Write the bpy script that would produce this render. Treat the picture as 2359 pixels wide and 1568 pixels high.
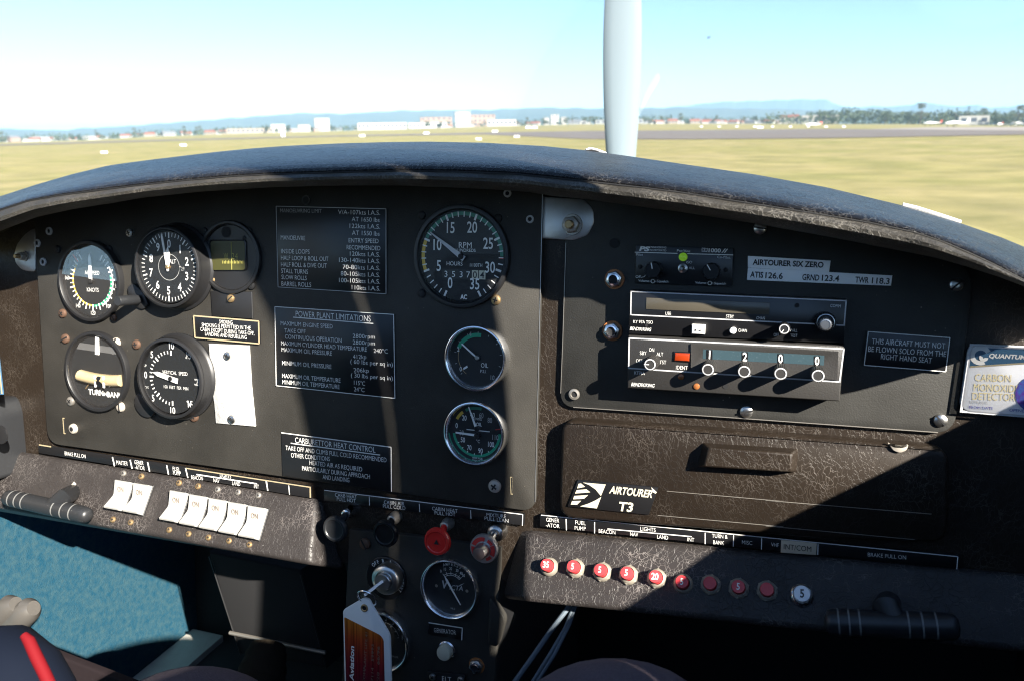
import bpy, bmesh, math, random
import numpy as np
from mathutils import Matrix, Vector
random.seed(7); rng = np.random.default_rng(7)
S = bpy.context.scene
COL = S.collection
for o in list(bpy.data.objects): bpy.data.objects.remove(o)

# ------------------------------------------------------------------ camera, sky, sun, exposure
PW, PH, FPX = 2358., 1568., 1791.            # photo raster used for measuring, focal length in its pixels (18 mm lens)
YAW, PITCH, ROLL, DIST = math.radians(18.978), math.radians(6.879), math.radians(1.0615), 0.57475
EYE = 1.9                                     # eye height above the airfield
def _cam_axes():
    w = np.array([-math.sin(YAW)*math.cos(PITCH), math.cos(YAW)*math.cos(PITCH), -math.sin(PITCH)])
    r = np.array([math.cos(YAW), math.sin(YAW), 0.]); u = np.cross(r, w)
    return math.cos(ROLL)*r+math.sin(ROLL)*u, -math.sin(ROLL)*r+math.cos(ROLL)*u, w
_r, _u, _w = _cam_axes()                      # in the panel's own axes: x right, y forward through the panel, z up the panel
UP = np.array([0.01308606, -0.14469954, 0.9893891])
_yw = np.array([0, 1., 0])-UP*UP[1]; _yw /= np.linalg.norm(_yw); _xw = np.cross(_yw, UP)
MW = np.stack([_xw, _yw, UP])                 # panel axes -> world axes
CAM = np.array([0, 0, EYE])
RX, RU, RF = MW@_r, MW@_u, MW@_w
def ray(px, py):
    return RF+RX*(px-PW/2)/FPX-RU*(py-PH/2)/FPX
cd = bpy.data.cameras.new('camera'); cam = bpy.data.objects.new('camera', cd); COL.objects.link(cam)
cd.lens = 18.; cd.sensor_fit = 'HORIZONTAL'; cd.sensor_width = 18.*PW/FPX
cd.clip_start = 0.01; cd.clip_end = 40000
cd.dof.use_dof = True; cd.dof.focus_distance = 0.63; cd.dof.aperture_fstop = 8.0
cam.matrix_world = Matrix(((RX[0], RU[0], -RF[0], CAM[0]), (RX[1], RU[1], -RF[1], CAM[1]), (RX[2], RU[2], -RF[2], CAM[2]), (0, 0, 0, 1)))
S.camera = cam
SUNP = np.array([1.27, -1., .72])             # towards the sun, panel axes
SUNW = MW@SUNP; SUNW /= np.linalg.norm(SUNW)
world = bpy.data.worlds.new('World'); S.world = world; world.use_nodes = True
nt = world.node_tree; bg = nt.nodes['Background']
sky = nt.nodes.new('ShaderNodeTexSky'); sky.sky_type = 'NISHITA'; sky.sun_disc = False
sky.sun_elevation = math.asin(SUNW[2]); sky.sun_rotation = math.atan2(SUNW[0], SUNW[1])
sky.altitude = 0; sky.air_density = 0.85; sky.dust_density = 0.15; sky.ozone_density = 4.0
nt.links.new(sky.outputs[0], bg.inputs[0]); bg.inputs[1].default_value = 0.05
sd = bpy.data.lights.new('sun', 'SUN'); sd.energy = 5.0; sd.angle = math.radians(0.53); sd.color = (1, .93, .82)
sun = bpy.data.objects.new('sun', sd); COL.objects.link(sun)
sun.rotation_euler = Vector(SUNW).to_track_quat('Z', 'Y').to_euler(); sun.location = (20, -20, 30)
S.view_settings.view_transform = 'Standard'; S.view_settings.look = 'None'
S.view_settings.exposure = 2.1; S.view_settings.gamma = 1
S.cycles.use_denoising = True; S.cycles.pixel_filter_type = 'BLACKMAN_HARRIS'; S.cycles.filter_width = 1.1
S.cycles.max_bounces = 8; S.cycles.transparent_max_bounces = 12
S.cycles.volume_bounces = 1

# ------------------------------------------------------------------ materials
MATS = {}
def mat(name, col=(.5, .5, .5), rough=.5, metal=0., spec=.5, bump=None, var=None, emit=None, coat=0.):
    """bump = (scale, strength, distance), var = (scale, second colour, low, high)"""
    if name in MATS: return MATS[name]
    m = bpy.data.materials.new(name); m.use_nodes = True; n = m.node_tree.nodes; l = m.node_tree.links
    b = n['Principled BSDF']; b.inputs['Base Color'].default_value = (*col, 1); b.inputs['Roughness'].default_value = rough
    b.inputs['Metallic'].default_value = metal; b.inputs['Specular IOR Level'].default_value = spec
    b.inputs['Coat Weight'].default_value = coat; b.inputs['Coat Roughness'].default_value = .08
    tc = n.new('ShaderNodeTexCoord')
    if var:
        nz = n.new('ShaderNodeTexNoise'); nz.inputs['Scale'].default_value = var[0]; nz.inputs['Detail'].default_value = 6
        nz.inputs['Roughness'].default_value = .72
        cr = n.new('ShaderNodeValToRGB'); cr.color_ramp.elements[0].position = var[2]; cr.color_ramp.elements[1].position = var[3]
        cr.color_ramp.elements[0].color = (*col, 1); cr.color_ramp.elements[1].color = (*var[1], 1)
        l.new(tc.outputs['Object'], nz.inputs['Vector']); l.new(nz.outputs['Fac'], cr.inputs['Fac']); l.new(cr.outputs[0], b.inputs['Base Color'])
    if bump:
        nb = n.new('ShaderNodeTexNoise'); nb.inputs['Scale'].default_value = bump[0]; nb.inputs['Detail'].default_value = 3
        bp = n.new('ShaderNodeBump'); bp.inputs['Strength'].default_value = bump[1]; bp.inputs['Distance'].default_value = bump[2]
        l.new(tc.outputs['Object'], nb.inputs['Vector']); l.new(nb.outputs['Fac'], bp.inputs['Height']); l.new(bp.outputs[0], b.inputs['Normal'])
    if emit: b.inputs['Emission Color'].default_value = (*emit[:3], 1); b.inputs['Emission Strength'].default_value = emit[3]
    MATS[name] = m; return m

def leather(name, col, worn_glint, scale=260., rough=.42, strength=.6, crease=.045, amount=.55, stretch=(1, 1, 1), spec=.3, fine=.25):
    m = bpy.data.materials.new(name); m.use_nodes = True; n = m.node_tree.nodes; l = m.node_tree.links
    b = n['Principled BSDF']; b.inputs['Roughness'].default_value = rough; b.inputs['Specular IOR Level'].default_value = spec
    tc = n.new('ShaderNodeTexCoord'); mp = n.new('ShaderNodeMapping'); mp.inputs['Scale'].default_value = stretch
    l.new(tc.outputs['Object'], mp.inputs[0])
    wz = n.new('ShaderNodeTexNoise'); wz.inputs['Scale'].default_value = scale*.35; wz.inputs['Detail'].default_value = 3
    l.new(mp.outputs[0], wz.inputs['Vector'])
    ad = n.new('ShaderNodeVectorMath'); ad.operation = 'MULTIPLY_ADD'; ad.inputs[1].default_value = (.012,)*3
    l.new(wz.outputs['Color'], ad.inputs[0]); l.new(mp.outputs[0], ad.inputs[2])
    def creases(sc, w):
        v = n.new('ShaderNodeTexVoronoi'); v.feature = 'DISTANCE_TO_EDGE'; v.inputs['Scale'].default_value = sc
        l.new(ad.outputs[0], v.inputs['Vector'])
        r = n.new('ShaderNodeMapRange'); r.inputs['From Min'].default_value = 0; r.inputs['From Max'].default_value = w
        r.inputs['To Min'].default_value = 1; r.inputs['To Max'].default_value = 0; l.new(v.outputs['Distance'], r.inputs[0]); return r.outputs[0]
    a, c = creases(scale, crease*1.6), creases(scale*.5, crease)
    mx = n.new('ShaderNodeMath'); mx.operation = 'MAXIMUM'; l.new(a, mx.inputs[0]); l.new(c, mx.inputs[1])
    pz = n.new('ShaderNodeTexNoise'); pz.inputs['Scale'].default_value = scale*.11; pz.inputs['Detail'].default_value = 4; l.new(tc.outputs['Object'], pz.inputs['Vector'])
    pr = n.new('ShaderNodeMapRange'); pr.inputs['From Min'].default_value = .42; pr.inputs['From Max'].default_value = .68; l.new(pz.outputs['Fac'], pr.inputs[0])
    ml = n.new('ShaderNodeMath'); ml.operation = 'MULTIPLY'; l.new(mx.outputs[0], ml.inputs[0]); l.new(pr.outputs[0], ml.inputs[1])
    m2 = n.new('ShaderNodeMath'); m2.operation = 'MULTIPLY'; m2.inputs[1].default_value = amount; l.new(ml.outputs[0], m2.inputs[0])
    mix = n.new('ShaderNodeMix'); mix.data_type = 'RGBA'; mix.inputs['A'].default_value = (*col, 1); mix.inputs['B'].default_value = (*worn_glint, 1)  # crease lines: wear and dust, with their highlights put into the colour
    l.new(m2.outputs[0], mix.inputs['Factor']); l.new(mix.outputs['Result'], b.inputs['Base Color'])
    fz = n.new('ShaderNodeTexNoise'); fz.inputs['Scale'].default_value = scale*3; fz.inputs['Detail'].default_value = 2; l.new(tc.outputs['Object'], fz.inputs['Vector'])
    hs = n.new('ShaderNodeMath'); hs.operation = 'MULTIPLY_ADD'; hs.inputs[1].default_value = fine
    l.new(fz.outputs['Fac'], hs.inputs[0]); l.new(mx.outputs[0], hs.inputs[2])
    bp = n.new('ShaderNodeBump'); bp.inputs['Strength'].default_value = strength; bp.inputs['Distance'].default_value = .00045
    l.new(hs.outputs[0], bp.inputs['Height']); l.new(bp.outputs[0], b.inputs['Normal'])
    MATS[name] = m; return m

def plate_mat(name, col, dust, rough=.5):
    """powder coated metal: fine grain, rubbed patches and specks of dust"""
    m = bpy.data.materials.new(name); m.use_nodes = True; n = m.node_tree.nodes; l = m.node_tree.links
    b = n['Principled BSDF']; b.inputs['Roughness'].default_value = rough; b.inputs['Specular IOR Level'].default_value = .22
    tc = n.new('ShaderNodeTexCoord')
    big = n.new('ShaderNodeTexNoise'); big.inputs['Scale'].default_value = 14; big.inputs['Detail'].default_value = 8; big.inputs['Roughness'].default_value = .6
    l.new(tc.outputs['Object'], big.inputs['Vector'])
    cr = n.new('ShaderNodeValToRGB'); cr.color_ramp.elements[0].position = .3; cr.color_ramp.elements[1].position = .75
    cr.color_ramp.elements[0].color = (*[c*.72 for c in col], 1); cr.color_ramp.elements[1].color = (*[c*1.45 for c in col], 1)
    l.new(big.outputs['Fac'], cr.inputs[0])
    sp = n.new('ShaderNodeTexVoronoi'); sp.inputs['Scale'].default_value = 130; l.new(tc.outputs['Object'], sp.inputs['Vector'])
    sr = n.new('ShaderNodeMapRange'); sr.inputs['From Min'].default_value = .035; sr.inputs['From Max'].default_value = .075
    sr.inputs['To Min'].default_value = 1; sr.inputs['To Max'].default_value = 0; l.new(sp.outputs['Distance'], sr.inputs[0])
    cl = n.new('ShaderNodeTexNoise'); cl.inputs['Scale'].default_value = 16; l.new(tc.outputs['Object'], cl.inputs['Vector'])
    c2 = n.new('ShaderNodeMapRange'); c2.inputs['From Min'].default_value = .5; c2.inputs['From Max'].default_value = .7; c2.inputs['To Max'].default_value = .9
    l.new(cl.outputs['Fac'], c2.inputs[0])
    mu = n.new('ShaderNodeMath'); mu.operation = 'MULTIPLY'; l.new(sr.outputs[0], mu.inputs[0]); l.new(c2.outputs[0], mu.inputs[1])
    mix = n.new('ShaderNodeMix'); mix.data_type = 'RGBA'; mix.inputs['B'].default_value = (*dust, 1)
    l.new(mu.outputs[0], mix.inputs['Factor']); l.new(cr.outputs[0], mix.inputs['A']); l.new(mix.outputs['Result'], b.inputs['Base Color'])
    gr = n.new('ShaderNodeTexNoise'); gr.inputs['Scale'].default_value = 900; gr.inputs['Detail'].default_value = 2; l.new(tc.outputs['Object'], gr.inputs['Vector'])
    bp = n.new('ShaderNodeBump'); bp.inputs['Strength'].default_value = .35; bp.inputs['Distance'].default_value = .0006
    l.new(gr.outputs['Fac'], bp.inputs['Height']); l.new(bp.outputs[0], b.inputs['Normal'])
    MATS[name] = m; return m

def clear_mat(name, gloss, tint=(1, 1, 1), rough=.02):
    m = bpy.data.materials.new(name); m.use_nodes = True; n = m.node_tree.nodes; l = m.node_tree.links
    n.remove(n['Principled BSDF']); out = n['Material Output']
    t = n.new('ShaderNodeBsdfTransparent'); t.inputs[0].default_value = (*tint, 1)
    g = n.new('ShaderNodeBsdfGlossy'); g.inputs['Roughness'].default_value = rough
    f = n.new('ShaderNodeFresnel'); f.inputs[0].default_value = 1.45
    k = n.new('ShaderNodeMath'); k.operation = 'MULTIPLY'; k.inputs[1].default_value = gloss; l.new(f.outputs[0], k.inputs[0])
    mx = n.new('ShaderNodeMixShader'); l.new(k.outputs[0], mx.inputs[0]); l.new(t.outputs[0], mx.inputs[1]); l.new(g.outputs[0], mx.inputs[2])
    l.new(mx.outputs[0], out.inputs[0]); MATS[name] = m; return m

plate_mat('panel_black', (.031, .029, .0255), (.24, .21, .17), .55)
plate_mat('panel_grey', (.029, .0285, .0265), (.26, .235, .2), .52)
leather('dash_leather', (.0165, .0115, .0078), (.10, .083, .068), 290, .46, .4, .02, .7, (1, 1, .7))
leather('pod_leather', (.027, .0235, .0225), (.19, .17, .16), 240, .42, .5, .024, .9)
leather('shade_leather', (.0075, .0075, .0085), (.075, .07, .064), 240, .33, 1., .045, .75, (1, .55, 1), .10, .2)
leather('roll_leather', (.032, .029, .024), (.16, .147, .126), 280, .55, .7, .05, .8)
M = mat
M('gloss_black', (.008, .008, .009), .28); M('satin_black', (.013, .013, .014), .42); M('matt_black', (.007, .007, .008), .7)
M('dial_black', (.011, .012, .013), .6); M('placard_black', (.009, .009, .010), .33)
M('cavity', (.006, .006, .007), .8)
M('letter', (.72, .71, .68), .5); M('letter_dim', (.34, .34, .33), .5); M('white', (.80, .79, .76), .45)
M('plastic_white', (.82, .81, .78), .35); M('rocker_white', (.31, .305, .29), .35); M('mid_grey', (.10, .10, .10), .5); M('ink', (.012, .012, .015), .5); M('faint_ink', (.22, .17, .13), .5)
M('green', (.02, .32, .17), .5); M('dull_green', (.03, .19, .12), .5); M('yellow', (.68, .44, .06), .5); M('red', (.55, .035, .03), .4)
M('orange', (.60, .22, .05), .5); M('cream', (.42, .34, .20), .4, var=(60, (.34, .26, .14), .35, .75))
M('chrome', (.88, .89, .91), .2, 1.); M('steel', (.56, .55, .53), .3, 1., bump=(400, .1, .0003))
M('alu', (.50, .50, .50), .42, .85, bump=(180, .25, .0004), var=(40, (.36, .35, .33), .45, .8))
M('brass', (.45, .31, .16), .42, .8); M('rust', (.13, .075, .05), .6, .5); M('dull_steel', (.40, .37, .33), .45, .8)
M('pale_screw', (.40, .36, .31), .5, .2); M('gold_edge', (.55, .45, .28), .4, .4)
M('brown_washer', (.30, .11, .03), .5); M('display', (.075, .066, .05), .25); M('teal_window', (.035, .062, .075), .25, var=(700, (.10, .13, .14), .6, .75))
M('olive_card', (.045, .045, .012), .5); M('olive_ink', (.34, .31, .08), .5)
M('amber', (.26, .028, .006), .2, emit=(1, .12, .01, .02)); M('amber_lamp', (.28, .10, .03), .2); M('led_green', (.30, .55, .05), .25, emit=(.45, 1, .05, .035))
M('knob_red', (.62, .025, .02), .2, coat=.5); M('breaker_red', (.56, .045, .05), .35); M('breaker_ring', (.30, .27, .22), .5, .3)
M('ring_grey', (.16, .16, .155), .5); M('cream_badge', (.55, .51, .40), .45); M('grip_black', (.018, .019, .021), .38, bump=(300, .2, .0004)); M('pale_grey', (.45, .45, .46), .45)
M('carpet', (.008, .050, .086), .95, 0, .1, bump=(900, .9, .0012), var=(150, (.032, .074, .094), .36, .66))
M('white_trim', (.62, .60, .54), .5, var=(20, (.5, .48, .42), .4, .7)); M('dark_floor', (.03, .032, .034), .7)
M('trousers', (.075, .052, .062), .9, bump=(900, .5, .0008), var=(500, (.11, .08, .09), .4, .7))
M('maroon', (.011, .007, .008), .75, 0, .2, bump=(200, .3, .001)); M('gaiter', (.022, .0175, .0125), .85, 0, .1, bump=(60, .5, .004))
M('lever_grey', (.13, .122, .112), .38, .5, bump=(120, .15, .0005)); M('navy', (.004, .0065, .014), .85, 0, .1); M('strap_red', (.13, .005, .008), .75, 0, .1); M('cable', (.10, .13, .16), .6)
M('gold_text', (.78, .66, .36), .5); M('header_blue', (.045, .11, .19), .3); M('label_white', (.90, .90, .91), .5); M('int_sticker', (.56, .46, .33), .6)
M('violet', (.12, .03, .32), .4, var=(300, (.05, .15, .45), .4, .6)); M('ivory', (.55, .52, .40), .4); M('sill_black', (.015, .015, .016), .5)
M('blade_grey', (.17, .215, .245), .6, 0, .2); M('paper', (.46, .455, .44), .6, bump=(300, .5, .001))
clear_mat('gauge_glass', .2); clear_mat('canopy_clear', .10, (.99, .995, 1.)); clear_mat('card_clear', .8)

# ------------------------------------------------------------------ frames on the cockpit
class Frame:
    """A flat face in the cockpit: o a point on it, ex along it, en out of it towards the seats, ez up it."""
    def __init__(s, o, ex, en): s.o = np.array(o, float); s.ex = ex/np.linalg.norm(ex); s.en = en/np.linalg.norm(en); s.ez = np.cross(s.ex, -s.en)
    def at(s, px, py, t=0.):
        d = ray(px, py); k = (t-(CAM-s.o)@s.en)/(d@s.en); p = CAM+d*k-s.o
        return np.array([p@s.ex, p@s.ez])
    def pt(s, x, t, z): return s.o+s.ex*x+s.en*t+s.ez*z
    def matrix(s, x, t, z):
        p = s.pt(x, t, z); a, b, c = s.ex, -s.en, s.ez
        return Matrix(((a[0], b[0], c[0], p[0]), (a[1], b[1], c[1], p[1]), (a[2], b[2], c[2], p[2]), (0, 0, 0, 1)))
PANEL = Frame(CAM+MW@np.array([0, DIST, 0]), MW@np.array([1., 0, 0]), MW@np.array([0, -1., 0]))
def P3(px, py, t):                            # world point seen at a pixel, t metres in front of the panel
    x, z = PANEL.at(px, py, t); return PANEL.pt(x, t, z)
def face_frame(a, b, c, d, bp=0.03, tp=0.0):  # top edge a-b at depth tp, bottom edge c-d at depth bp
    A, B, D = P3(*a, tp), P3(*b, tp), P3(*d, bp); C_ = P3(*c, bp)
    ex = (B-A); ez = (A+B)/2-(C_+D)/2; en = np.cross(ex, ez); return Frame((A+B+C_+D)/4, ex, en)
def crop(s, ox, oy): return lambda x, y: ((x/s+ox)*.7839, (y/s+oy)*.7839)
cA, cB, cC = crop(2.85125, 0, 600), crop(2.85125, 0, 900), crop(2.24, 0, 1300)
cD, cE, cF = crop(2.5706, 750, 540), crop(2.613, 750, 900), crop(2.613, 750, 1400)
cG, cH, cI, cJ = crop(2.24, 1550, 550), crop(2.24, 2250, 550), crop(2.24, 1550, 1200), crop(2.24, 2250, 1200)
cK, cL, cM = crop(3.1453, 1800, 850), crop(2.1445, 0, 1350), crop(3.919, 2600, 900)
cN, cO, cP = crop(2.359, 0, 250), crop(2.359, 1000, 250), crop(2.3403, 2000, 250)

# ------------------------------------------------------------------ mesh building
_txt = {}
def text_mesh(s, bold=0.):
    k = (s, bold)
    if k not in _txt:
        c = bpy.data.curves.new('tmp', 'FONT'); c.body = s; c.size = 1; c.resolution_u = 3; c.offset = bold
        o = bpy.data.objects.new('tmp', c); me = o.to_mesh()
        v = np.array([tuple(x.co[:2]) for x in me.vertices]) if len(me.vertices) else np.zeros((0, 2))
        f = [tuple(p.vertices) for p in me.polygons]; o.to_mesh_clear()
        bpy.data.objects.remove(o); bpy.data.curves.remove(c); _txt[k] = (v, f)
    return _txt[k]
CAPH = None
def cap_height():
    global CAPH
    if CAPH is None: v, f = text_mesh('H'); CAPH = v[:, 1].max()
    return CAPH

class MB:
    def __init__(s, fr=PANEL): s.fr = fr; s.v = []; s.f = []; s.m = []; s.mats = []
    def mi(s, name):
        if name not in s.mats: s.mats.append(name)
        return s.mats.index(name)
    def add(s, v, f, m):
        b = len(s.v); s.v += [tuple(map(float, x)) for x in v]; k = s.mi(m)
        for q in f: s.f.append(tuple(b+i for i in q)); s.m.append(k)
    def at(s, p, t=0.): return s.fr.at(p[0], p[1], t)
    def poly(s, pts, t, m): s.add([(x, t, z) for x, z in pts], [tuple(range(len(pts)))], m)
    def prism(s, pts, t0, t1, m, bev=0., mside=None):
        pts = [np.array(p, float) for p in pts]; n = len(pts)
        ar = sum(pts[i][0]*pts[(i+1) % n][1]-pts[(i+1) % n][0]*pts[i][1] for i in range(n))
        if ar < 0: pts = pts[::-1]
        def inset(d):
            out = []
            for i in range(n):
                a, b, c = pts[i-1], pts[i], pts[(i+1) % n]
                e1 = (b-a)/max(np.linalg.norm(b-a), 1e-9); e2 = (c-b)/max(np.linalg.norm(c-b), 1e-9)
                n1, n2 = np.array([-e1[1], e1[0]]), np.array([-e2[1], e2[0]]); h = n1+n2; q = h@h
                out.append(b+h*(2*d/q if q > .3 else 0)); 
            return out
        rings = [(pts, t0), (pts, t1)] if bev <= 0 else [(pts, t0), (pts, t1-bev), (inset(bev*.4), t1-bev*.35), (inset(bev), t1)]
        v = [(x, t, z) for r, t in rings for x, z in r]; f = []
        for k in range(len(rings)-1):
            for i in range(n): j = (i+1) % n; f.append((k*n+i, k*n+j, (k+1)*n+j, (k+1)*n+i))
        s.add(v, f, mside or m)
        b = len(s.v)-n; s.f.append(tuple(range(b, b+n))); s.m.append(s.mi(m))
    def pprism(s, px, t0, t1, m, bev=0., rad=0., mside=None):
        pts = [s.at(p, t1) for p in px]
        if rad: pts = rounded(pts, rad)
        s.prism(pts, t0, t1, m, bev, mside)
    def ribbon(s, pts, w, t, m, closed=False, th=.0003):
        pts = [np.array(p, float) for p in pts]; n = len(pts); 
        for i in range(n if closed else n-1):
            a, b = pts[i], pts[(i+1) % n]; e = b-a; L = np.linalg.norm(e)
            if L < 1e-9: continue
            e /= L; q = np.array([-e[1], e[0]])*w/2; a = a-e*w/2*(1 if closed or i else 0); b = b+e*w/2*(1 if closed else 0)
            c = [a+q, a-q, b-q, b+q]
            s.add([(x, t-th, z) for x, z in c]+[(x, t, z) for x, z in c], [(4, 5, 6, 7), (0, 1, 5, 4), (1, 2, 6, 5), (2, 3, 7, 6), (3, 0, 4, 7)], m)
    def pline(s, px, wpx, t, m, closed=False):
        a = s.at(px[0], t); b = s.at((px[0][0], px[0][1]+1), t); s.ribbon([s.at(p, t) for p in px], abs(b[1]-a[1])*wpx, t, m, closed)
    def lathe(s, c, prof, m, n=48, cap=True):
        v = [(c[0]+r*math.sin(2*math.pi*i/n), t, c[1]+r*math.cos(2*math.pi*i/n)) for r, t in prof for i in range(n)]
        f = [(k*n+i, k*n+(i+1) % n, (k+1)*n+(i+1) % n, (k+1)*n+i) for k in range(len(prof)-1) for i in range(n)]
        if cap: f.append(tuple((len(prof)-1)*n+i for i in range(n)))
        s.add(v, f, m)
    def disc(s, c, r, t, m, n=48): s.poly([(c[0]+r*math.sin(2*math.pi*i/n), c[1]+r*math.cos(2*math.pi*i/n)) for i in range(n)], t, m)
    def arc(s, c, r0, r1, a0, a1, t, m):
        k = max(3, int(abs(a1-a0)/4)); A = [math.radians(a0+(a1-a0)*i/k) for i in range(k+1)]
        v = [(c[0]+r*math.sin(a), t, c[1]+r*math.cos(a)) for r in (r0, r1) for a in A]
        s.add(v, [(i, i+1, k+2+i, k+1+i) for i in range(k)], m)
    def tick(s, c, a, r0, r1, w, t, m, w2=None):
        a = math.radians(a); d = np.array([math.sin(a), math.cos(a)]); q = np.array([d[1], -d[0]]); c = np.array(c); w2 = w if w2 is None else w2
        s.poly([c+d*r0-q*w/2, c+d*r0+q*w/2, c+d*r1+q*w2/2, c+d*r1-q*w2/2], t, m)
    def word(s, st, x, z, h, t, m, bold=0., ang=0., xs=.82, shear=0.):
        """centred word, h = capital height in metres"""
        v, f = text_mesh(st, bold)
        if not len(v): return
        k = h/cap_height(); cx = (v[:, 0].max()+v[:, 0].min())/2; c, sn = math.cos(ang), math.sin(ang); out = []
        for a, b in v:
            X = (a-cx+shear*b)*k*xs; Z = b*k-h/2; out.append((x+X*c-Z*sn, t, z+X*sn+Z*c))
        s.add(out, f, m)
    def line(s, st, p0, p1, hpx, t, m, bold=0., shear=0.):
        """a line of writing whose baseline runs from pixel p0 to pixel p1"""
        v, f = text_mesh(st, bold)
        a, b = s.at(p0, t), s.at(p1, t); d = np.array(p1)-np.array(p0); d = d/np.linalg.norm(d)
        up = s.at((p0[0]+d[1]*hpx, p0[1]-d[0]*hpx), t)-a; h = np.linalg.norm(up)
        e = b-a; L = np.linalg.norm(e); e /= L; q = np.array([-e[1], e[0]])
        x0, x1 = v[:, 0].min(), v[:, 0].max(); k = h/cap_height()
        s.add([(*(lambda r: (r[0], t, r[1]))(a+e*((x-x0)/(x1-x0)*L+shear*y*k)+q*y*k),) for x, y in v], f, m)
    def tube(s, pts, r, m, n=14, caps=True):
        pts = [np.array(p, float) for p in pts]; R = r if hasattr(r, '__len__') else [r]*len(pts); v = []; f = []; prev = None
        for i, p in enumerate(pts):
            d = pts[min(i+1, len(pts)-1)]-pts[max(i-1, 0)]; d /= np.linalg.norm(d)
            u = np.cross(d, [0, 0, 1.]) if prev is None else prev-d*(prev@d)
            if np.linalg.norm(u) < 1e-4: u = np.cross(d, [0, 1., 0])
            u /= np.linalg.norm(u); w = np.cross(d, u); prev = u
            v += [p+R[i]*(math.cos(2*math.pi*k/n)*u+math.sin(2*math.pi*k/n)*w) for k in range(n)]
        for i in range(len(pts)-1):
            for k in range(n): f.append((i*n+k, i*n+(k+1) % n, (i+1)*n+(k+1) % n, (i+1)*n+k))
        if caps: f += [tuple(range(n)), tuple((len(pts)-1)*n+k for k in range(n))]
        s.add(v, f, m)
    def box(s, x0, x1, t0, t1, z0, z1, m):
        v = [(x, t, z) for x in (x0, x1) for t in (t0, t1) for z in (z0, z1)]
        s.add(v, [(0, 1, 3, 2), (4, 6, 7, 5), (0, 4, 5, 1), (2, 3, 7, 6), (0, 2, 6, 4), (1, 5, 7, 3)], m)

def rounded(pts, r, k=6):
    pts = [np.array(p, float) for p in pts]; n = len(pts); R = r if hasattr(r, '__len__') else [r]*n; out = []
    for i in range(n):
        a, b, c = pts[i-1], pts[i], pts[(i+1) % n]; rr = R[i]
        u, w = (a-b), (c-b); lu, lw = np.linalg.norm(u), np.linalg.norm(w); d = min(rr, lu*.48, lw*.48)
        if d <= 1e-6: out.append(b); continue
        p, q = b+u/lu*d, b+w/lw*d
        for j in range(k+1): s_ = j/k; out.append((1-s_)**2*p+2*s_*(1-s_)*b+s_**2*q)
    return out

def finish(me, smooth=35.):
    bm = bmesh.new(); bm.from_mesh(me); bmesh.ops.remove_doubles(bm, verts=bm.verts, dist=1e-7); bmesh.ops.recalc_face_normals(bm, faces=bm.faces); bm.to_mesh(me); bm.free()
    if smooth:
        for p in me.polygons: p.use_smooth = True
        me.set_sharp_from_angle(angle=math.radians(smooth))
def mesh_of(name, v, f, mi, mats, smooth=35., clean=True):
    me = bpy.data.meshes.new(name); me.from_pydata([tuple(x) for x in v], [], f)
    for n in mats: me.materials.append(MATS[n])
    me.polygons.foreach_set('material_index', mi); me.update()
    if clean: finish(me, smooth)
    return me

def tag(o, label=None, cat=None, group=None, kind=None):
    if label: o['label'] = label
    if cat: o['category'] = cat
    if group: o['group'] = group
    if kind: o['kind'] = kind
    return o
def thing(name, label, cat, p, t=0., group=None, fr=PANEL):
    """an Empty on a cockpit face at pixel p; its parts are built in face coordinates and shifted to it"""
    o = bpy.data.objects.new(name, None); o.empty_display_size = .01; COL.objects.link(o)
    x, z = fr.at(p[0], p[1], t); o.matrix_world = fr.matrix(x, t, z); o['_x'], o['_t'], o['_z'] = float(x), float(t), float(z)
    return tag(o, label, cat, group)
def part(name, mb, parent, label=None, smooth=35.):
    ox, ot, oz = parent['_x'], parent['_t'], parent['_z']
    me = mesh_of(name, [(x-ox, -(t-ot), z-oz) for x, t, z in mb.v], mb.f, mb.m, mb.mats, smooth)
    o = bpy.data.objects.new(name, me); COL.objects.link(o); o.parent = parent
    o['_x'], o['_t'], o['_z'] = ox, ot, oz
    if label: o['label'] = label
    return o
def solo(name, mb, label, cat, p, t=0., group=None, fr=PANEL, smooth=35.):
    """a thing that is one mesh"""
    x, z = fr.at(p[0], p[1], t)
    me = mesh_of(name, [(a-x, -(b-t), c-z) for a, b, c in mb.v], mb.f, mb.m, mb.mats, smooth)
    o = bpy.data.objects.new(name, me); COL.objects.link(o); o.matrix_world = fr.matrix(x, t, z); return tag(o, label, cat, group)
def wobj(name, v, f, mi, mats, parent=None, smooth=35., loc=(0, 0, 0), clean=True):
    me = mesh_of(name, v, f, mi, mats, smooth, clean); o = bpy.data.objects.new(name, me); COL.objects.link(o); o.location = loc
    if parent: o.parent = parent
    return o
_screw = {}
def screw_mesh(m, kind):
    if (m, kind) not in _screw:
        b = MB(); 
        b.lathe((0, 0), [(1, 0), (1, .18), (.9, .42), (.6, .58), (.3, .62)], m, 24)
        if kind == 'slot': b.box(-.9, .9, .45, .66, -.13, .13, 'matt_black')
        elif kind == 'cross': b.box(-.5, .5, .5, .66, -.12, .12, 'matt_black'); b.box(-.12, .12, .5, .662, -.5, .5, 'matt_black')
        else: b.disc((0, 0), .45, .64, 'matt_black', 16)
        _screw[(m, kind)] = mesh_of('screw', [(x, -t, z) for x, t, z in b.v], b.f, b.m, b.mats)
    return _screw[(m, kind)]
def screw(parent, p, rpx, m='dull_steel', kind='cross', t=0., fr=PANEL, name='screw'):
    o = bpy.data.objects.new(name, screw_mesh(m, kind)); COL.objects.link(o); o.parent = parent
    x, z = fr.at(p[0], p[1], t); r = abs(fr.at(p[0], p[1]-rpx, t)[1]-z)
    o.location = (x-parent['_x'], -(t-parent['_t']), z-parent['_z']); o.scale = (r, r, r); o.rotation_euler = (0, random.uniform(0, 3), 0)
    return o
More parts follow.
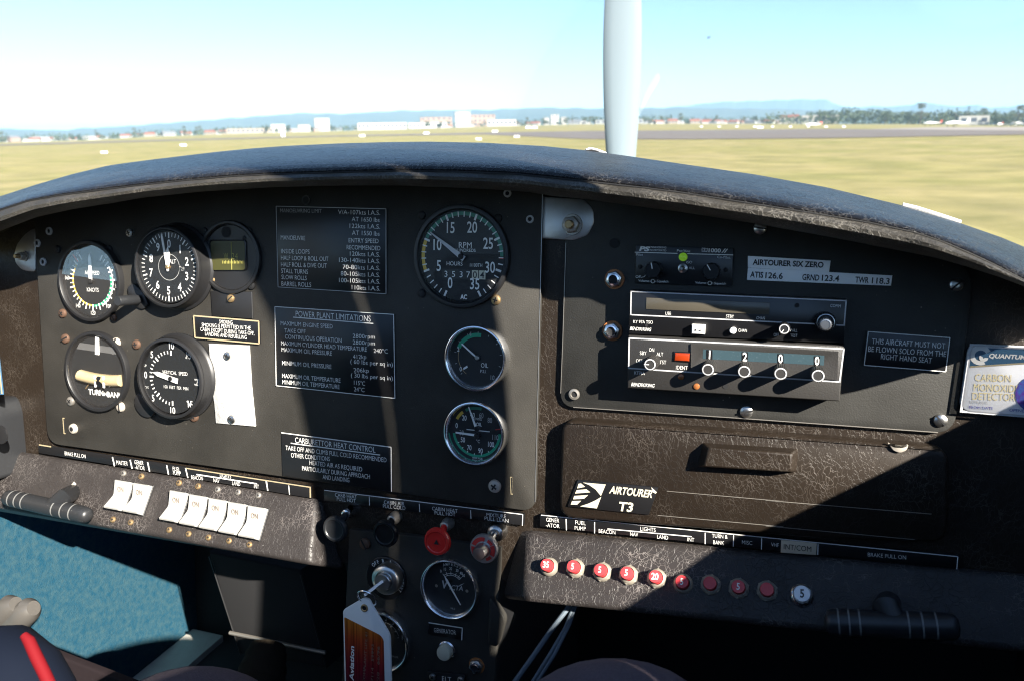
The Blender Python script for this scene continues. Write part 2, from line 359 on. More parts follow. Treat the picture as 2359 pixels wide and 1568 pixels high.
def copy_tree(o, parent=None):
    c = o.copy(); COL.objects.link(c)
    if parent: c.parent = parent
    for ch in o.children: copy_tree(ch, c)
    return c

# ------------------------------------------------------------------ airfield: ground, runway, hills
HORIZ = [(-700, 336), (0, 329), (199, 324), (332, 316), (498, 310.6), (784, 302.3), (917, 299), (1116, 292.5), (1349, 287), (1568, 286), (1870, 286.4), (2104, 286.5), (2358, 291), (3100, 300)]
def azel(d): return math.atan2(d[0], d[1]), math.atan2(d[2], math.hypot(d[0], d[1]))
_t = [azel(ray(*p)) for p in HORIZ]; _az = [a for a, e in _t]; _el = [e for a, e in _t]
def far_el(az): return float(np.interp(az, _az, _el))
def ss(a, b, x): x = min(1, max(0, (x-a)/(b-a))); return x*x*(3-2*x)
def gz(x, y):                                 # ground height: flat near the aircraft, a gentle rise or fall far off
    r = math.hypot(x, y); az = math.atan2(x, y); w = ss(60, 900, r)
    if abs(az) > 1.5: w = 0
    return w*(EYE+min(r, 1500)*math.tan(far_el(az)))
def ground_at(px, py, rmax=1000.):
    d = ray(px, py); d = d/math.hypot(d[0], d[1]); r = 3.
    while r < rmax:
        p = CAM+d*r
        if p[2] <= gz(p[0], p[1]): break
        r *= 1.01
    p = CAM+d*min(r, rmax); return np.array([p[0], p[1], gz(p[0], p[1])])
def far_at(px, dist): d = ray(px, 300); a = math.atan2(d[0], d[1]); x, y = dist*math.sin(a), dist*math.cos(a); return np.array([x, y, gz(x, y)])

def ground_material():
    m = bpy.data.materials.new('dry_grass'); m.use_nodes = True; n = m.node_tree.nodes; l = m.node_tree.links; b = n['Principled BSDF']
    b.inputs['Roughness'].default_value = .95; b.inputs['Specular IOR Level'].default_value = .1
    tc = n.new('ShaderNodeTexCoord')
    def noise(scale, det=6, stretch=None):
        z = n.new('ShaderNodeTexNoise'); z.inputs['Scale'].default_value = scale; z.inputs['Detail'].default_value = det; z.inputs['Roughness'].default_value = .6
        if stretch: mp = n.new('ShaderNodeMapping'); mp.inputs['Scale'].default_value = stretch; mp.inputs['Rotation'].default_value = (0, 0, .25); l.new(tc.outputs['Object'], mp.inputs[0]); l.new(mp.outputs[0], z.inputs['Vector'])
        else: l.new(tc.outputs['Object'], z.inputs['Vector'])
        return z.outputs['Fac']
    r = n.new('ShaderNodeValToRGB'); e = r.color_ramp.elements; e[0].position = .30; e[0].color = (.225, .225, .085, 1); e[1].position = .70; e[1].color = (.345, .29, .16, 1)
    k = r.color_ramp.elements.new(.5); k.color = (.295, .262, .122, 1)
    l.new(noise(.075, 10, (1.3, .9, 1)), r.inputs[0])
    r2 = n.new('ShaderNodeValToRGB'); r2.color_ramp.elements[0].position = .3; r2.color_ramp.elements[0].color = (.45, .5, .42, 1); r2.color_ramp.elements[1].position = .72; r2.color_ramp.elements[1].color = (1.12, 1.08, 1.02, 1)
    l.new(noise(.35, 12), r2.inputs[0])
    mx = n.new('ShaderNodeMix'); mx.data_type = 'RGBA'; mx.blend_type = 'MULTIPLY'; mx.inputs['Factor'].default_value = .8
    l.new(r.outputs[0], mx.inputs['A']); l.new(r2.outputs[0], mx.inputs['B']); l.new(mx.outputs['Result'], b.inputs['Base Color'])
    MATS['dry_grass'] = m
ground_material()
mat('asphalt', (.11, .094, .082), .9, var=(.08, (.15, .13, .112), .35, .7)); mat('concrete', (.23, .205, .18), .9, var=(.05, (.28, .25, .21), .35, .7))
mat('bush_hill', (.045, .06, .045), 1., var=(.004, (.07, .08, .05), .35, .7))
def polar_sheet(name, radii, azs, zf, m):
    v = [(r*math.sin(a), r*math.cos(a), zf(r, a)) for r in radii for a in azs]; k = len(azs)
    f = [(i*k+j, i*k+j+1, (i+1)*k+j+1, (i+1)*k+j) for i in range(len(radii)-1) for j in range(k-1)]
    o = wobj(name, v, f, [0]*len(f), [m], smooth=60, clean=False); return tag(o, kind='structure')
azs = [math.radians(-180+360*i/480) for i in range(481)]
polar_sheet('ground', [0.5]+[3*1.13**i for i in range(70)], azs, lambda r, a: gz(r*math.sin(a), r*math.cos(a)), 'dry_grass')
def draped(name, near, far, m, lift=.03, nx=90, ny=12):
    """a strip of paving between two measured edges (near and far rows of pixels)"""
    nx_, fx_ = [p[0] for p in near], [p[0] for p in far]; v = []
    for j in range(ny+1):
        for i in range(nx+1):
            u = i/nx; xn = nx_[0]+(nx_[-1]-nx_[0])*u; xf = fx_[0]+(fx_[-1]-fx_[0])*u
            a = ground_at(xn, np.interp(xn, nx_, [p[1] for p in near])); b = ground_at(xf, np.interp(xf, fx_, [p[1] for p in far]))
            p = a+(b-a)*(j/ny); v.append((p[0], p[1], gz(p[0], p[1])+lift))
    k = nx+1; f = [(j*k+i, j*k+i+1, (j+1)*k+i+1, (j+1)*k+i) for j in range(ny) for i in range(nx)]
    return tag(wobj(name, v, f, [0]*len(f), [m], smooth=60, clean=False), kind='structure')
draped('runway', [(-150, 345), (0, 337), (415, 325), (784, 315.5), (1116, 311), (1349, 322), (1568, 322.6), (1903, 320), (2358, 312), (2500, 311)],
       [(-150, 341), (0, 334), (415, 322), (784, 313), (1116, 306.5), (1349, 303), (1568, 301.5), (1903, 298), (2358, 302), (2500, 303)], 'asphalt', .08)
draped('taxiway', [(1990, 300), (2150, 307), (2358, 301.5), (2500, 302)], [(1990, 299), (2150, 294), (2358, 293.5), (2500, 294)], 'concrete', .05, 30, 6)

def hill(name, prof, dist, depth):
    v = []; n = len(prof); P = [np.array(p, float) for p in prof]
    xs = np.linspace(P[0][0], P[-1][0], 260); ys = np.interp(xs, [p[0] for p in P], [p[1] for p in P])
    for x, y in zip(xs, ys):
        d = ray(x, y); d = d/math.hypot(d[0], d[1]); wob = 1.2*math.sin(x*.11)+.8*math.sin(x*.31+1)
        top = CAM+d*dist; top[2] += wob*dist/FPX*.6
        for k, h in ((-.75, -.2), (-.5, .25), (-.28, .6), (-.12, .86), (0, 1.), (.25, .8), (.8, -.2)):
            base = -6.; v.append((top[0]+d[0]*depth*k, top[1]+d[1]*depth*k, base+(top[2]-base)*h))
    f = [(i*7+j, i*7+j+1, (i+1)*7+j+1, (i+1)*7+j) for i in range(len(xs)-1) for j in range(6)]
    return tag(wobj(name, v, f, [0]*len(f), ['bush_hill'], smooth=60, clean=False), kind='structure')
hill('hills', [(-900, 300), (0, 297), (133, 301), (199, 295.6), (282, 292), (415, 282), (565, 270.7), (698, 261), (784, 263.5), (917, 256), (1116, 254), (1249, 248.5), (1382, 251), (1568, 249), (1800, 252), (2100, 262), (2600, 262), (3300, 270)], 4200., 1500.)
hill('hills', [(1380, 262), (1480, 252), (1568, 246), (1652, 236), (1702, 234.5), (1853, 229.5), (1900, 230.5), (1930, 242), (1955, 249.6), (2003, 246), (2070, 246), (2121, 238), (2154, 239.5), (2188, 246), (2255, 243), (2288, 249.6), (2358, 243), (2600, 240), (3200, 262)], 6500., 1800.)

# ------------------------------------------------------------------ far buildings, trees, parked aircraft
for n_, c_ in dict(wall_white=(.33, .325, .305), wall_cream=(.24, .205, .16), wall_pink=(.26, .18, .14), wall_grey=(.22, .23, .23), roof_red=(.22, .08, .05), roof_grey=(.14, .15, .16), roof_pale=(.25, .245, .235), window_dark=(.05, .06, .08)).items(): mat(n_, c_, .75)
mat('leaf_dark', (.035, .055, .03), .85, var=(.6, (.065, .085, .04), .35, .7)); mat('leaf_olive', (.06, .075, .04), .85, var=(.6, (.10, .105, .06), .35, .7)); mat('bark', (.10, .08, .06), .9)
def building_mesh(w, d, h, rise, wall, roof, storeys=1, bays=0):
    v = []; f = []; mi = []
    def quad(*p): b = len(v); v.extend(p); f.append(tuple(range(b, b+len(p))))
    x, y = w/2, d/2
    quad((-x, -y, 0), (x, -y, 0), (x, -y, h), (-x, -y, h)); mi.append(0); quad((x, -y, 0), (x, y, 0), (x, y, h), (x, -y, h)); mi.append(0)
    quad((x, y, 0), (-x, y, 0), (-x, y, h), (x, y, h)); mi.append(0); quad((-x, y, 0), (-x, -y, 0), (-x, -y, h), (-x, y, h)); mi.append(0)
    o = .5
    if rise > 0:
        quad((-x-o, -y-o, h), (x+o, -y-o, h), (x, 0, h+rise), (-x, 0, h+rise)); mi.append(1); quad((x+o, y+o, h), (-x-o, y+o, h), (-x, 0, h+rise), (x, 0, h+rise)); mi.append(1)
        quad((-x-o, y+o, h), (-x-o, -y-o, h), (-x, 0, h+rise)); mi.append(1); quad((x+o, -y-o, h), (x+o, y+o, h), (x, 0, h+rise)); mi.append(1)
    else: quad((-x-.2, -y-.2, h+.3), (x+.2, -y-.2, h+.3), (x+.2, y+.2, h+.3), (-x-.2, y+.2, h+.3)); mi.append(1)
    for s in range(storeys):
        for k in range(bays):
            cx = -x+w*(k+.5)/bays; a = w/bays*.27; z = h*(s+.35)/storeys; z2 = h*(s+.78)/storeys
            quad((cx-a, -y-.05, z), (cx+a, -y-.05, z), (cx+a, -y-.05, z2), (cx-a, -y-.05, z2)); mi.append(2)
    return mesh_of('house', v, f, mi, [wall, roof, 'window_dark'], 0, False)
houses = [building_mesh(15, 10, 3.6, 2.6, 'wall_white', 'roof_red', 1, 4), building_mesh(13, 9, 3.8, 2.4, 'wall_cream', 'roof_red', 1, 3), building_mesh(18, 11, 3.6, 2.2, 'wall_white', 'roof_pale', 1, 5),
          building_mesh(12, 9, 6, 2.4, 'wall_pink', 'roof_grey', 2, 4), building_mesh(16, 10, 4, 2.4, 'wall_grey', 'roof_grey', 1, 4)]
def put(name, me, p, rz, sc, label, cat, group=None):
    o = bpy.data.objects.new(name, me); COL.objects.link(o); o.location = p; o.rotation_euler = (0, 0, rz); o.scale = (sc, sc, sc); return tag(o, label, cat, group)
HL = 'small pale house in the hazy suburb along the far edge of the airfield'
for i in range(150):
    px = random.choice([random.uniform(0, 700), random.uniform(0, 1240), random.uniform(1300, 1830), random.uniform(1480, 1830)])
    dist = random.uniform(930, 1280); p = far_at(px, dist)
    if p[2] is None: continue
    put('house', houses[random.choice([0, 1, 2, 2, 3, 4, 0])], p, -math.atan2(p[0], p[1])+random.uniform(-.5, .5), random.uniform(.5, .9), HL, 'house', 'houses beyond the airfield')
def block(px, wpx, hpx, dist, label, wall='wall_white', roof='roof_pale', storeys=3, bays=6, rise=0, depth=14, cat='building', name='building', group=None):
    p = far_at(px, dist); k = math.hypot(p[0], p[1])/FPX*1.15
    me = building_mesh(wpx*k, depth, hpx*k, rise, wall, roof, storeys, bays); return put(name, me, p, -math.atan2(p[0], p[1])+.06, 1, label, cat, group)
block(742, 27, 24, 980, 'taller white block rising out of the suburb on the left of the far edge', storeys=5, bays=6)
block(1066, 29, 29, 960, 'broad white tower block, tallest building near the middle of the far edge', storeys=5, bays=6)
block(640, 26, 15, 985, 'white two storey building just left of the taller white block', storeys=2, bays=5)
block(700, 22, 13, 960, 'small white shed in front of the taller white block')
block(880, 92, 13, 940, 'long low white hangar in the middle of the far edge', storeys=1, bays=12)
block(985, 74, 11, 950, 'long white hangar left of the broad white tower block', storeys=1, bays=10)
block(575, 82, 9, 935, 'long low cream shed left of the white two storey building', wall='wall_cream', storeys=1, bays=10)
block(1155, 56, 12, 935, 'low white shed right of the broad white tower block', storeys=1, bays=7)
block(1005, 60, 20, 1150, 'pink brick building behind the long white hangars', wall='wall_pink', roof='roof_red', storeys=3, bays=6)
block(1110, 50, 22, 1150, 'brownish building just right of the broad white tower block', wall='wall_pink', roof='roof_grey', storeys=3, bays=6)
for q, lab in ((1258, 'leftmost of three small white towers in the trees'), (1277, 'middle and tallest of three small white towers in the trees'), (1298, 'rightmost of three small white towers in the trees')):
    block(q, 10 if q != 1277 else 15, 14 if q != 1277 else 19, 1000, lab, storeys=3, bays=2, group='three small white towers')
block(1885, 62, 15, 850, 'long white shed beside the dark trees right of the suburb', storeys=1, bays=6)
block(1815, 34, 12, 900, 'white gabled shed left of the dark trees', rise=2.5, roof='roof_red', storeys=1, bays=3)
block(2238, 44, 15, 760, 'white box hangar among the trees at the right', storeys=1, bays=3, depth=20)
block(1425, 90, 8, 920, 'long grey shed behind the propeller', wall='wall_grey', storeys=1, bays=9)

def tree_things(h, spread, clumps, leafm, seed):
    r = random.Random(seed); v = []; f = []
    for c in range(clumps):
        a = r.uniform(0, 6.28); rad = spread*math.sqrt(r.random())*.8; z = h*(.35+.6*r.random()); shrink = 1-.55*abs((z/h-.6)/.5)
        cx, cy = rad*math.cos(a)*shrink, rad*math.sin(a)*shrink; cr = spread*r.uniform(.18, .38)
        for k in range(34):
            d = Vector((r.gauss(0, 1), r.gauss(0, 1), r.gauss(0, .8))); d.normalize(); d *= cr*r.uniform(.5, 1)
            n = Vector((r.gauss(0, 1), r.gauss(0, 1), r.gauss(0, 1))).normalized(); u = n.orthogonal().normalized(); w = n.cross(u); s = spread*.075*r.uniform(.6, 1.3)
            b = len(v); p = Vector((cx, cy, z))+d
            v += [p+u*s, p+w*s*.7, p-u*s, p-w*s*.7]; f.append((b, b+1, b+2, b+3))
    crown = mesh_of('crown', v, f, [0]*len(f), [leafm], 0, False)
    tb = MB(); tb.tube([(0, 0, -.5), (.1, 0, h*.3), (-.1, .1, h*.7)], [h*.028, h*.02, h*.008], 'bark', 8)
    for q in range(4): a = q*1.7; tb.tube([(0, 0, h*(.3+.08*q)), (math.cos(a)*spread*.5, math.sin(a)*spread*.5, h*(.5+.09*q))], [h*.012, h*.005], 'bark', 6)
    return crown, mesh_of('trunk', tb.v, tb.f, tb.m, tb.mats)
kinds = [tree_things(11, 5.5, 22, 'leaf_dark', 1), tree_things(14, 5, 20, 'leaf_olive', 2), tree_things(13, 2.6, 16, 'leaf_dark', 3), tree_things(5, 5, 14, 'leaf_dark', 4)]
def tree(px, dist, k, sc, label, group, name='tree'):
    p = far_at(px, dist); r = bpy.data.objects.new(name, None); COL.objects.link(r); r.location = p; r.scale = (sc,)*3; r.rotation_euler = (0, 0, random.uniform(0, 6)); tag(r, label, 'tree', group)
    for nm, me in zip(('crown', 'trunk'), kinds[k]): o = bpy.data.objects.new(nm, me); COL.objects.link(o); o.parent = r
    return r
RT = 'dark trees on the right beyond the runway'
for px, dist, k, sc, lab in [(2035, 760, 0, 1.05, 'broad dark rounded tree standing left of the white parked aircraft'), (1915, 800, 3, 1.3, 'low dark tree at the left end of the tree row'),
        (2115, 740, 1, 1.2, 'tall olive tree in the middle of the dark row'), (2090, 770, 0, 1.0, 'dark tree partly behind the tall olive tree'), (2195, 760, 2, 1.05, 'slim tree left of the white box hangar, first of the slim ones'),
        (2222, 770, 2, 1.15, 'thinnest dark tree between two slim trees'), (2258, 765, 1, .95, 'olive tree behind the white box hangar'), (2288, 745, 0, .95, 'bushy dark tree above the parked white aircraft'),
        (2395, 760, 1, 1.1, 'tall tree at the right border of the picture'), (2340, 760, 1, 1.12, 'olive tree right of the white box hangar'), (1965, 790, 3, 1.5, 'low spreading dark tree right of the long white shed'),
        (2310, 740, 3, 1.4, 'low bushy tree under the olive tree near the right border'), (2160, 735, 3, 1.1, 'low bush behind the white parked aircraft')]:
    tree(px+2, dist, k, sc, lab, RT)
for i in range(190):
    px = random.choice([random.uniform(0, 640), random.uniform(450, 1300), random.uniform(1150, 1500), random.uniform(1480, 1930)])
    tree(px, random.uniform(915, 1200), random.choice([0, 1, 0, 3, 2]), random.uniform(.45, .85), 'small hazy tree between the houses along the far edge of the airfield', 'trees between the far houses')

v = []; f = []; r_ = random.Random(5)
for px in np.arange(-120, 2480, 2.6):
    if r_.random() < (.12 if px < 1750 else .03): continue
    dist = r_.uniform(1000, 1300) if px < 1760 else r_.uniform(800, 900); p = far_at(px, dist); h = (r_.uniform(3.2, 8.5)+2*math.sin(px*.02)*math.sin(px*.007)+(2.5 if px > 1240 else 0))*(1 if px < 1860 else 1.25)
    for k in range(16 if px < 1850 else 40):
        c = Vector((p[0]+r_.gauss(0, 2.), p[1]+r_.gauss(0, 2.), p[2]+h*r_.random()**.8)); n = Vector((r_.gauss(0, 1), r_.gauss(0, 1)-.6, r_.gauss(0, 1)+.5)).normalized(); u = n.orthogonal().normalized(); w = n.cross(u); q = r_.uniform(.5, 1.3)
        b = len(v); v += [c+u*q, c+w*q*.8, c-u*q, c-w*q*.8]; f.append((b, b+1, b+2, b+3))
tag(wobj('far_woods', v, f, [0]*len(f), ['leaf_dark'], smooth=0, clean=False), kind='stuff')

def aircraft(label, p, heading, sc, high, col, trim, group=None, bank=0., pitch=0., name='aircraft'):
    r = bpy.data.objects.new(name, None); COL.objects.link(r); r.location = p; r.rotation_euler = (pitch, bank, heading); r.scale = (sc,)*3; tag(r, label, 'aircraft', group)
    def pt(nm, mb): o = bpy.data.objects.new(nm, mesh_of(nm, mb.v, mb.f, mb.m, mb.mats)); COL.objects.link(o); o.parent = r
    b = MB(); b.tube([(0, 3.0, 1.35), (0, 2.6, 1.35), (0, 1.2, 1.45), (0, 0, 1.55), (0, -1.6, 1.45), (0, -5, 1.4)], [.25, .45, .6, .68, .5, .13], col, 14); pt('fuselage', b)
    z = 2.15 if high else 1.05; w = MB()
    for s in (-1, 1): w.add([(0, .9, z), (0, -.6, z), (s*5.2, -.35, z+.25), (s*5.2, .65, z+.25), (0, .9, z+.16), (0, -.6, z+.1), (s*5.2, -.35, z+.3), (s*5.2, .65, z+.32)], [(0, 1, 2, 3), (4, 7, 6, 5), (0, 3, 7, 4), (1, 5, 6, 2), (3, 2, 6, 7)], col)
    pt('wing', w)
    f = MB(); f.add([(-.05, -4, 1.5), (-.05, -5.2, 1.5), (-.04, -5.4, 2.8), (-.04, -4.9, 2.8), (.05, -4, 1.5), (.05, -5.2, 1.5), (.04, -5.4, 2.8), (.04, -4.9, 2.8)], [(0, 1, 2, 3), (4, 7, 6, 5), (0, 3, 7, 4), (1, 5, 6, 2), (3, 2, 6, 7)], trim); pt('tail_fin', f)
    t = MB(); t.add([(-1.6, -4.5, 1.5), (-1.6, -5.2, 1.5), (1.6, -5.2, 1.5), (1.6, -4.5, 1.5), (-1.6, -4.5, 1.58), (-1.6, -5.2, 1.55), (1.6, -5.2, 1.55), (1.6, -4.5, 1.58)], [(0, 1, 2, 3), (4, 7, 6, 5), (0, 4, 5, 1), (2, 6, 7, 3), (0, 3, 7, 4), (1, 5, 6, 2)], col); pt('tailplane', t)
    g = MB()
    for x, y in ((0, 2.2), (-1.1, -.2), (1.1, -.2)): g.tube([(x*.5, y, 1.2), (x, y, .25)], .06, 'alu', 6); g.tube([(x-.09, y, .22), (x+.09, y, .22)], .22, 'matt_black', 10)
    pt('undercarriage', g); return r
mat('plane_white', (.80, .80, .79), .35); mat('plane_red', (.6, .12, .08), .4); mat('plane_grey', (.10, .13, .16), .5)
aircraft('white and red light aircraft parked left of the dark trees', ground_at(1868, 294), 1.9, 1.05, False, 'plane_white', 'plane_red')
aircraft('white low wing aircraft parked under the low bush', far_at(2055+85, 500)+np.array([0, 0, .1]), 1.4, 1.1, False, 'plane_white', 'plane_red')
aircraft('long white aircraft parked side on in front of the trees at the right', far_at(2195, 430), 1.75, 1.25, False, 'plane_white', 'plane_white')
aircraft('white high wing aircraft with a red tail parked near the right border', far_at(2338, 440), .9, .9, True, 'plane_white', 'plane_red')
aircraft('small white aircraft parked right of the white box hangar', far_at(2300, 470), 2.6, .8, False, 'plane_white', 'plane_red')
aircraft('tiny dark aircraft climbing in the pale sky above the hills', CAM+ray(1632, 92)*640, .35, 1.05, True, 'plane_grey', 'plane_grey', bank=-.1, pitch=.05)
mb = MB(); w_ = 1.1
mb.add([(-w_, -.45, 0), (w_, -.45, 0), (w_, .45, 0), (-w_, .45, 0), (-w_, 0, .62), (w_, 0, .62)], [(0, 1, 5, 4), (2, 3, 4, 5), (0, 4, 3), (1, 2, 5), (0, 3, 2, 1)], 'plastic_white')
mk = mesh_of('field_marker', mb.v, mb.f, mb.m, mb.mats, 0)
MK = [(cN(722, 468), 'white gable marker on the grass at the far left, left of the next marker'), (cN(1270, 418), 'white gable marker near the runway left of the middle'), (cN(1085, 528), 'white gable marker half hidden by the left slope of the glareshield'),
      (cN(1962, 352), 'upright white marker board left of the white hangars'), (cO(150, 352), 'small white marker on the grass under the long low white hangar'), (cO(958, 375), 'white gable marker just above the top of the glareshield, left of two'),
      (cO(1222, 358), 'white gable marker just above the top of the glareshield, right of two'), (cO(1302, 296), 'white marker at the far side of the runway, left of a pair'), (cO(1345, 296), 'white marker at the far side of the runway, right of a pair'),
      (cO(1070, 322), 'tiny pale marker in front of the low white shed'), (cO(595, 335), 'tiny pale marker in front of the long white hangar'), (cP(545, 292), 'white marker on the green strip beyond the runway')]
for (px, py), lab in MK:
    p = ground_at(px, py+2); sc = np.linalg.norm(p-CAM)/FPX*12/2.2
    o = put('field_marker', mk, p, -math.atan2(p[0], p[1])+.2, sc, lab, 'marker', 'white markers on the airfield')
    if 'upright' in lab: o.scale = (sc*.6, sc*.6, sc*2.2)
for k in range(9):
    p = ground_at(1615+k*41, 293.5); o = put('field_marker', mk, p, .3, np.linalg.norm(p-CAM)/FPX*6/2.2, 'tiny pale marker in the row along the green strip beyond the runway', 'marker', 'row of tiny markers beyond the runway')

# ------------------------------------------------------------------ cockpit shell
def bevel(o, w, seg=3):
    m = o.modifiers.new('bevel', 'BEVEL'); m.width = w; m.segments = seg; m.limit_method = 'ANGLE'; m.angle_limit = math.radians(25); return o
def xz(px, py, t): return (*(lambda q: (q[0], t, q[1]))(PANEL.at(px, py, t)),)
SLOPE = .146                                   # the panel leans back: level lines drop towards the seats in panel axes
XL, XR = -.79, .25
def sillz(t): return -.024-SLOPE*t
b = MB(); t0, t1 = -.34, 1.3
def wall(b, x, th, m_low, m_up, zmid):
    for (za, zb, m) in ((None, zmid, m_low), (zmid, 'sill', m_up)):
        A = []
        for t in (t0, t1):
            lo = -.60-.10*t-.04 if za is None else za-SLOPE*t*0; hi = sillz(t) if zb == 'sill' else zb
            A.append((lo, hi))
        v = [(x, t0, A[0][0]), (x, t1, A[1][0]), (x, t1, A[1][1]), (x, t0, A[0][1])]; v += [(x+th, q[1], q[2]) for q in v]
        b.add(v, [(0, 1, 2, 3), (7, 6, 5, 4), (0, 4, 5, 1), (3, 2, 6, 7), (0, 3, 7, 4), (1, 5, 6, 2)], m)
lw = thing('cabin_wall', 'blue carpeted cabin wall beside the left footwell', 'wall', (100, 1300))
mb = MB(); v = [(XL, t0, -.68), (XL, t1, -.75), (XL, t1, -.262), (XL, t0, -.262)]; v += [(XL-.012, *q[1:]) for q in v]
mb.add(v, [(0, 1, 2, 3), (7, 6, 5, 4), (0, 4, 5, 1), (3, 2, 6, 7), (0, 3, 7, 4), (1, 5, 6, 2)], 'carpet'); part('carpet', mb, lw)
mb = MB(); v = [(XL-.001, t0, -.263), (XL-.001, t1, -.263), (XL-.001, t1, sillz(t1)), (XL-.001, .02, sillz(.02)), (XL-.001, t0, -.20)]; v += [(XL-.03, *q[1:]) for q in v]
mb.add(v, [(0, 1, 2, 3, 4), (9, 8, 7, 6, 5)]+[(i, i+5, (i+1) % 5+5, (i+1) % 5) for i in range(5)], 'dash_leather'); part('side_lining', mb, lw)
rw = thing('cabin_wall', 'black cabin wall and sill on the right edge', 'wall', (2400, 1200))
mb = MB(); v = [(XR, t0, -.72), (XR, t1, -.78), (XR, t1, sillz(t1)), (XR, .02, sillz(.02)), (XR, t0, -.30)]; v += [(XR+.04, *q[1:]) for q in v]
mb.add(v, [(0, 1, 2, 3, 4), (9, 8, 7, 6, 5)]+[(i, i+5, (i+1) % 5+5, (i+1) % 5) for i in range(5)], 'sill_black'); part('side_lining', mb, rw)
fl = MB(); fz = lambda t: -.617-.17*(-t)*0-.12*t*0.5
v = [(XL-.02, t0, -.57), (XR+.02, t0, -.57), (XR+.02, t1, -.78), (XL-.02, t1, -.78)]; v += [(a, t, z-.03) for a, t, z in v]
fl.add(v, [(0, 1, 2, 3), (7, 6, 5, 4), (0, 4, 5, 1), (2, 6, 7, 3), (0, 3, 7, 4), (1, 5, 6, 2)], 'dark_floor')
o = solo('floor', fl, None, None, (1000, 1500)); tag(o, kind='structure')
mb = MB(); v = [(XL+.001, -.30, -.566), (XL+.055, -.30, -.566), (XL+.055, .5, -.668), (XL+.001, .5, -.668)]; v += [(a, t, z-.012) for a, t, z in v]
mb.add(v, [(0, 1, 2, 3), (7, 6, 5, 4), (0, 4, 5, 1), (2, 6, 7, 3), (0, 3, 7, 4), (1, 5, 6, 2)], 'white_trim')
solo('trim_strip', mb, 'white metal strip along the foot of the blue carpeted wall', 'trim', (380, 1510))
mb = MB(); mb.box(XL, XR, -.345, -.31, -.72, -.16, 'cavity'); solo('firewall', mb, 'black firewall at the far end of the dark footwells', 'bulkhead', (600, 1400))

db = thing('dashboard', 'dark brown leatherette dashboard carrying both instrument panels', 'dashboard', (1270, 900))
mb = MB()
top = [(-150, 560), (0, 495), (165, 462), (330, 438), (600, 415), (900, 408), (1200, 420), (1400, 445), (1600, 478), (1900, 530), (2150, 585), (2358, 648), (2470, 690)]
bot = [(2470, 1500), (1700, 1420), (1212, 1372), (1150, 1330), (1100, 1310), (800, 1296), (500, 1250), (0, 1165), (-150, 1140)]
P = [PANEL.at(*p, -.006) for p in top+bot]
mb.prism(P, -.014, -.006, 'dash_leather'); part('board', mb, db)
mb = MB()      # left switch pod: a padded box leaning out towards its lower edge
F_ = [(-160, 1006, .001), (727, 1147, .001), (712, 1300, .028), (-160, 1140, .028)]; Bk = [(-160, 1006, -.008), (747, 1149, -.008), (800, 1312, -.008), (-160, 1150, -.008)]
mb.add([xz(*p) for p in F_]+[xz(*p) for p in Bk], [(0, 1, 2, 3), (7, 6, 5, 4), (0, 4, 5, 1), (1, 5, 6, 2), (2, 6, 7, 3), (3, 7, 4, 0)], 'pod_leather')
bevel(part('switch_pod', mb, db), .006, 4)
PODL = face_frame((0, 1031), (727, 1147), (0, 1168), (712, 1300), .028, .001)
mb = MB()
F_ = [(1221, 1222, .001), (2480, 1331, .001), (2480, 1514, .028), (1205, 1383, .028)]; Bk = [(1196, 1216, -.008), (2480, 1331, -.008), (2480, 1505, -.008), (1153, 1376, -.008)]
mb.add([xz(*p) for p in F_]+[xz(*p) for p in Bk], [(0, 1, 2, 3), (7, 6, 5, 4), (0, 4, 5, 1), (1, 5, 6, 2), (2, 6, 7, 3), (3, 7, 4, 0)], 'pod_leather')
bevel(part('breaker_pod', mb, db), .006, 4)
PODR = face_frame((1221, 1222), (2208, 1308), (1205, 1383), (2208, 1487), .028, .001)

# glareshield
ST = [(-160, 507), (-80, 480), (0, 453), (83, 426), (166, 402), (249, 382), (332, 370.5), (415, 360.5), (499, 350.5), (581, 342.5), (665, 336.5), (784, 331), (900, 328), (983, 327), (1116, 329.6), (1249, 337), (1349, 347), (1449, 360.5), (1568, 378), (1735, 402), (1903, 432), (2070, 472), (2204, 512), (2305, 547), (2358, 569), (2440, 606), (2520, 650)]
SM = [(-160, 535), (-80, 508), (0, 483.4), (66, 462), (133, 450), (233, 437), (332, 425), (432, 414.6), (532, 406), (631, 401), (784, 396.5), (917, 393), (1050, 395), (1183, 400), (1282, 410), (1382, 421), (1482, 432), (1568, 443), (1735, 469), (1903, 495.7), (2003, 512.5), (2104, 534), (2171, 556), (2238, 584.6), (2287, 608), (2358, 645), (2440, 690), (2520, 740)]
SL = [(-160, 590), (-80, 562), (0, 532), (82, 500.5), (165, 482), (247, 469), (332, 455), (465, 441), (631, 431), (784, 427), (917, 427), (1050, 432), (1150, 437), (1216, 442), (1266, 450), (1349, 458.6), (1448, 472), (1568, 488), (1735, 514), (1903, 544), (2077, 578), (2152, 593), (2227, 614), (2302, 638), (2358, 659), (2440, 702), (2520, 752)]
def itp(T, x): return float(np.interp(x, [p[0] for p in T], [p[1] for p in T]))
gs = thing('glareshield', 'black padded leatherette glareshield arching across the top of the dashboard', 'glareshield', (1180, 420), .08)
XS = np.linspace(-150, 2510, 170)
def loft(rows, m):
    b = MB(); V = []
    for x in XS:
        for fn in rows:
            y, t = fn(x); V.append(xz(x, y, t))
    k = len(rows); b.add(V, [(i*k+j, i*k+j+1, (i+1)*k+j+1, (i+1)*k+j) for i in range(len(XS)-1) for j in range(k-1)], m); return b
def wav(x): return .0012*math.sin(x*.021)+.0012*math.sin(x*.047+1)
def between(g, t): return lambda x: ((1-g)*itp(SM, x)+g*itp(ST, x), t)
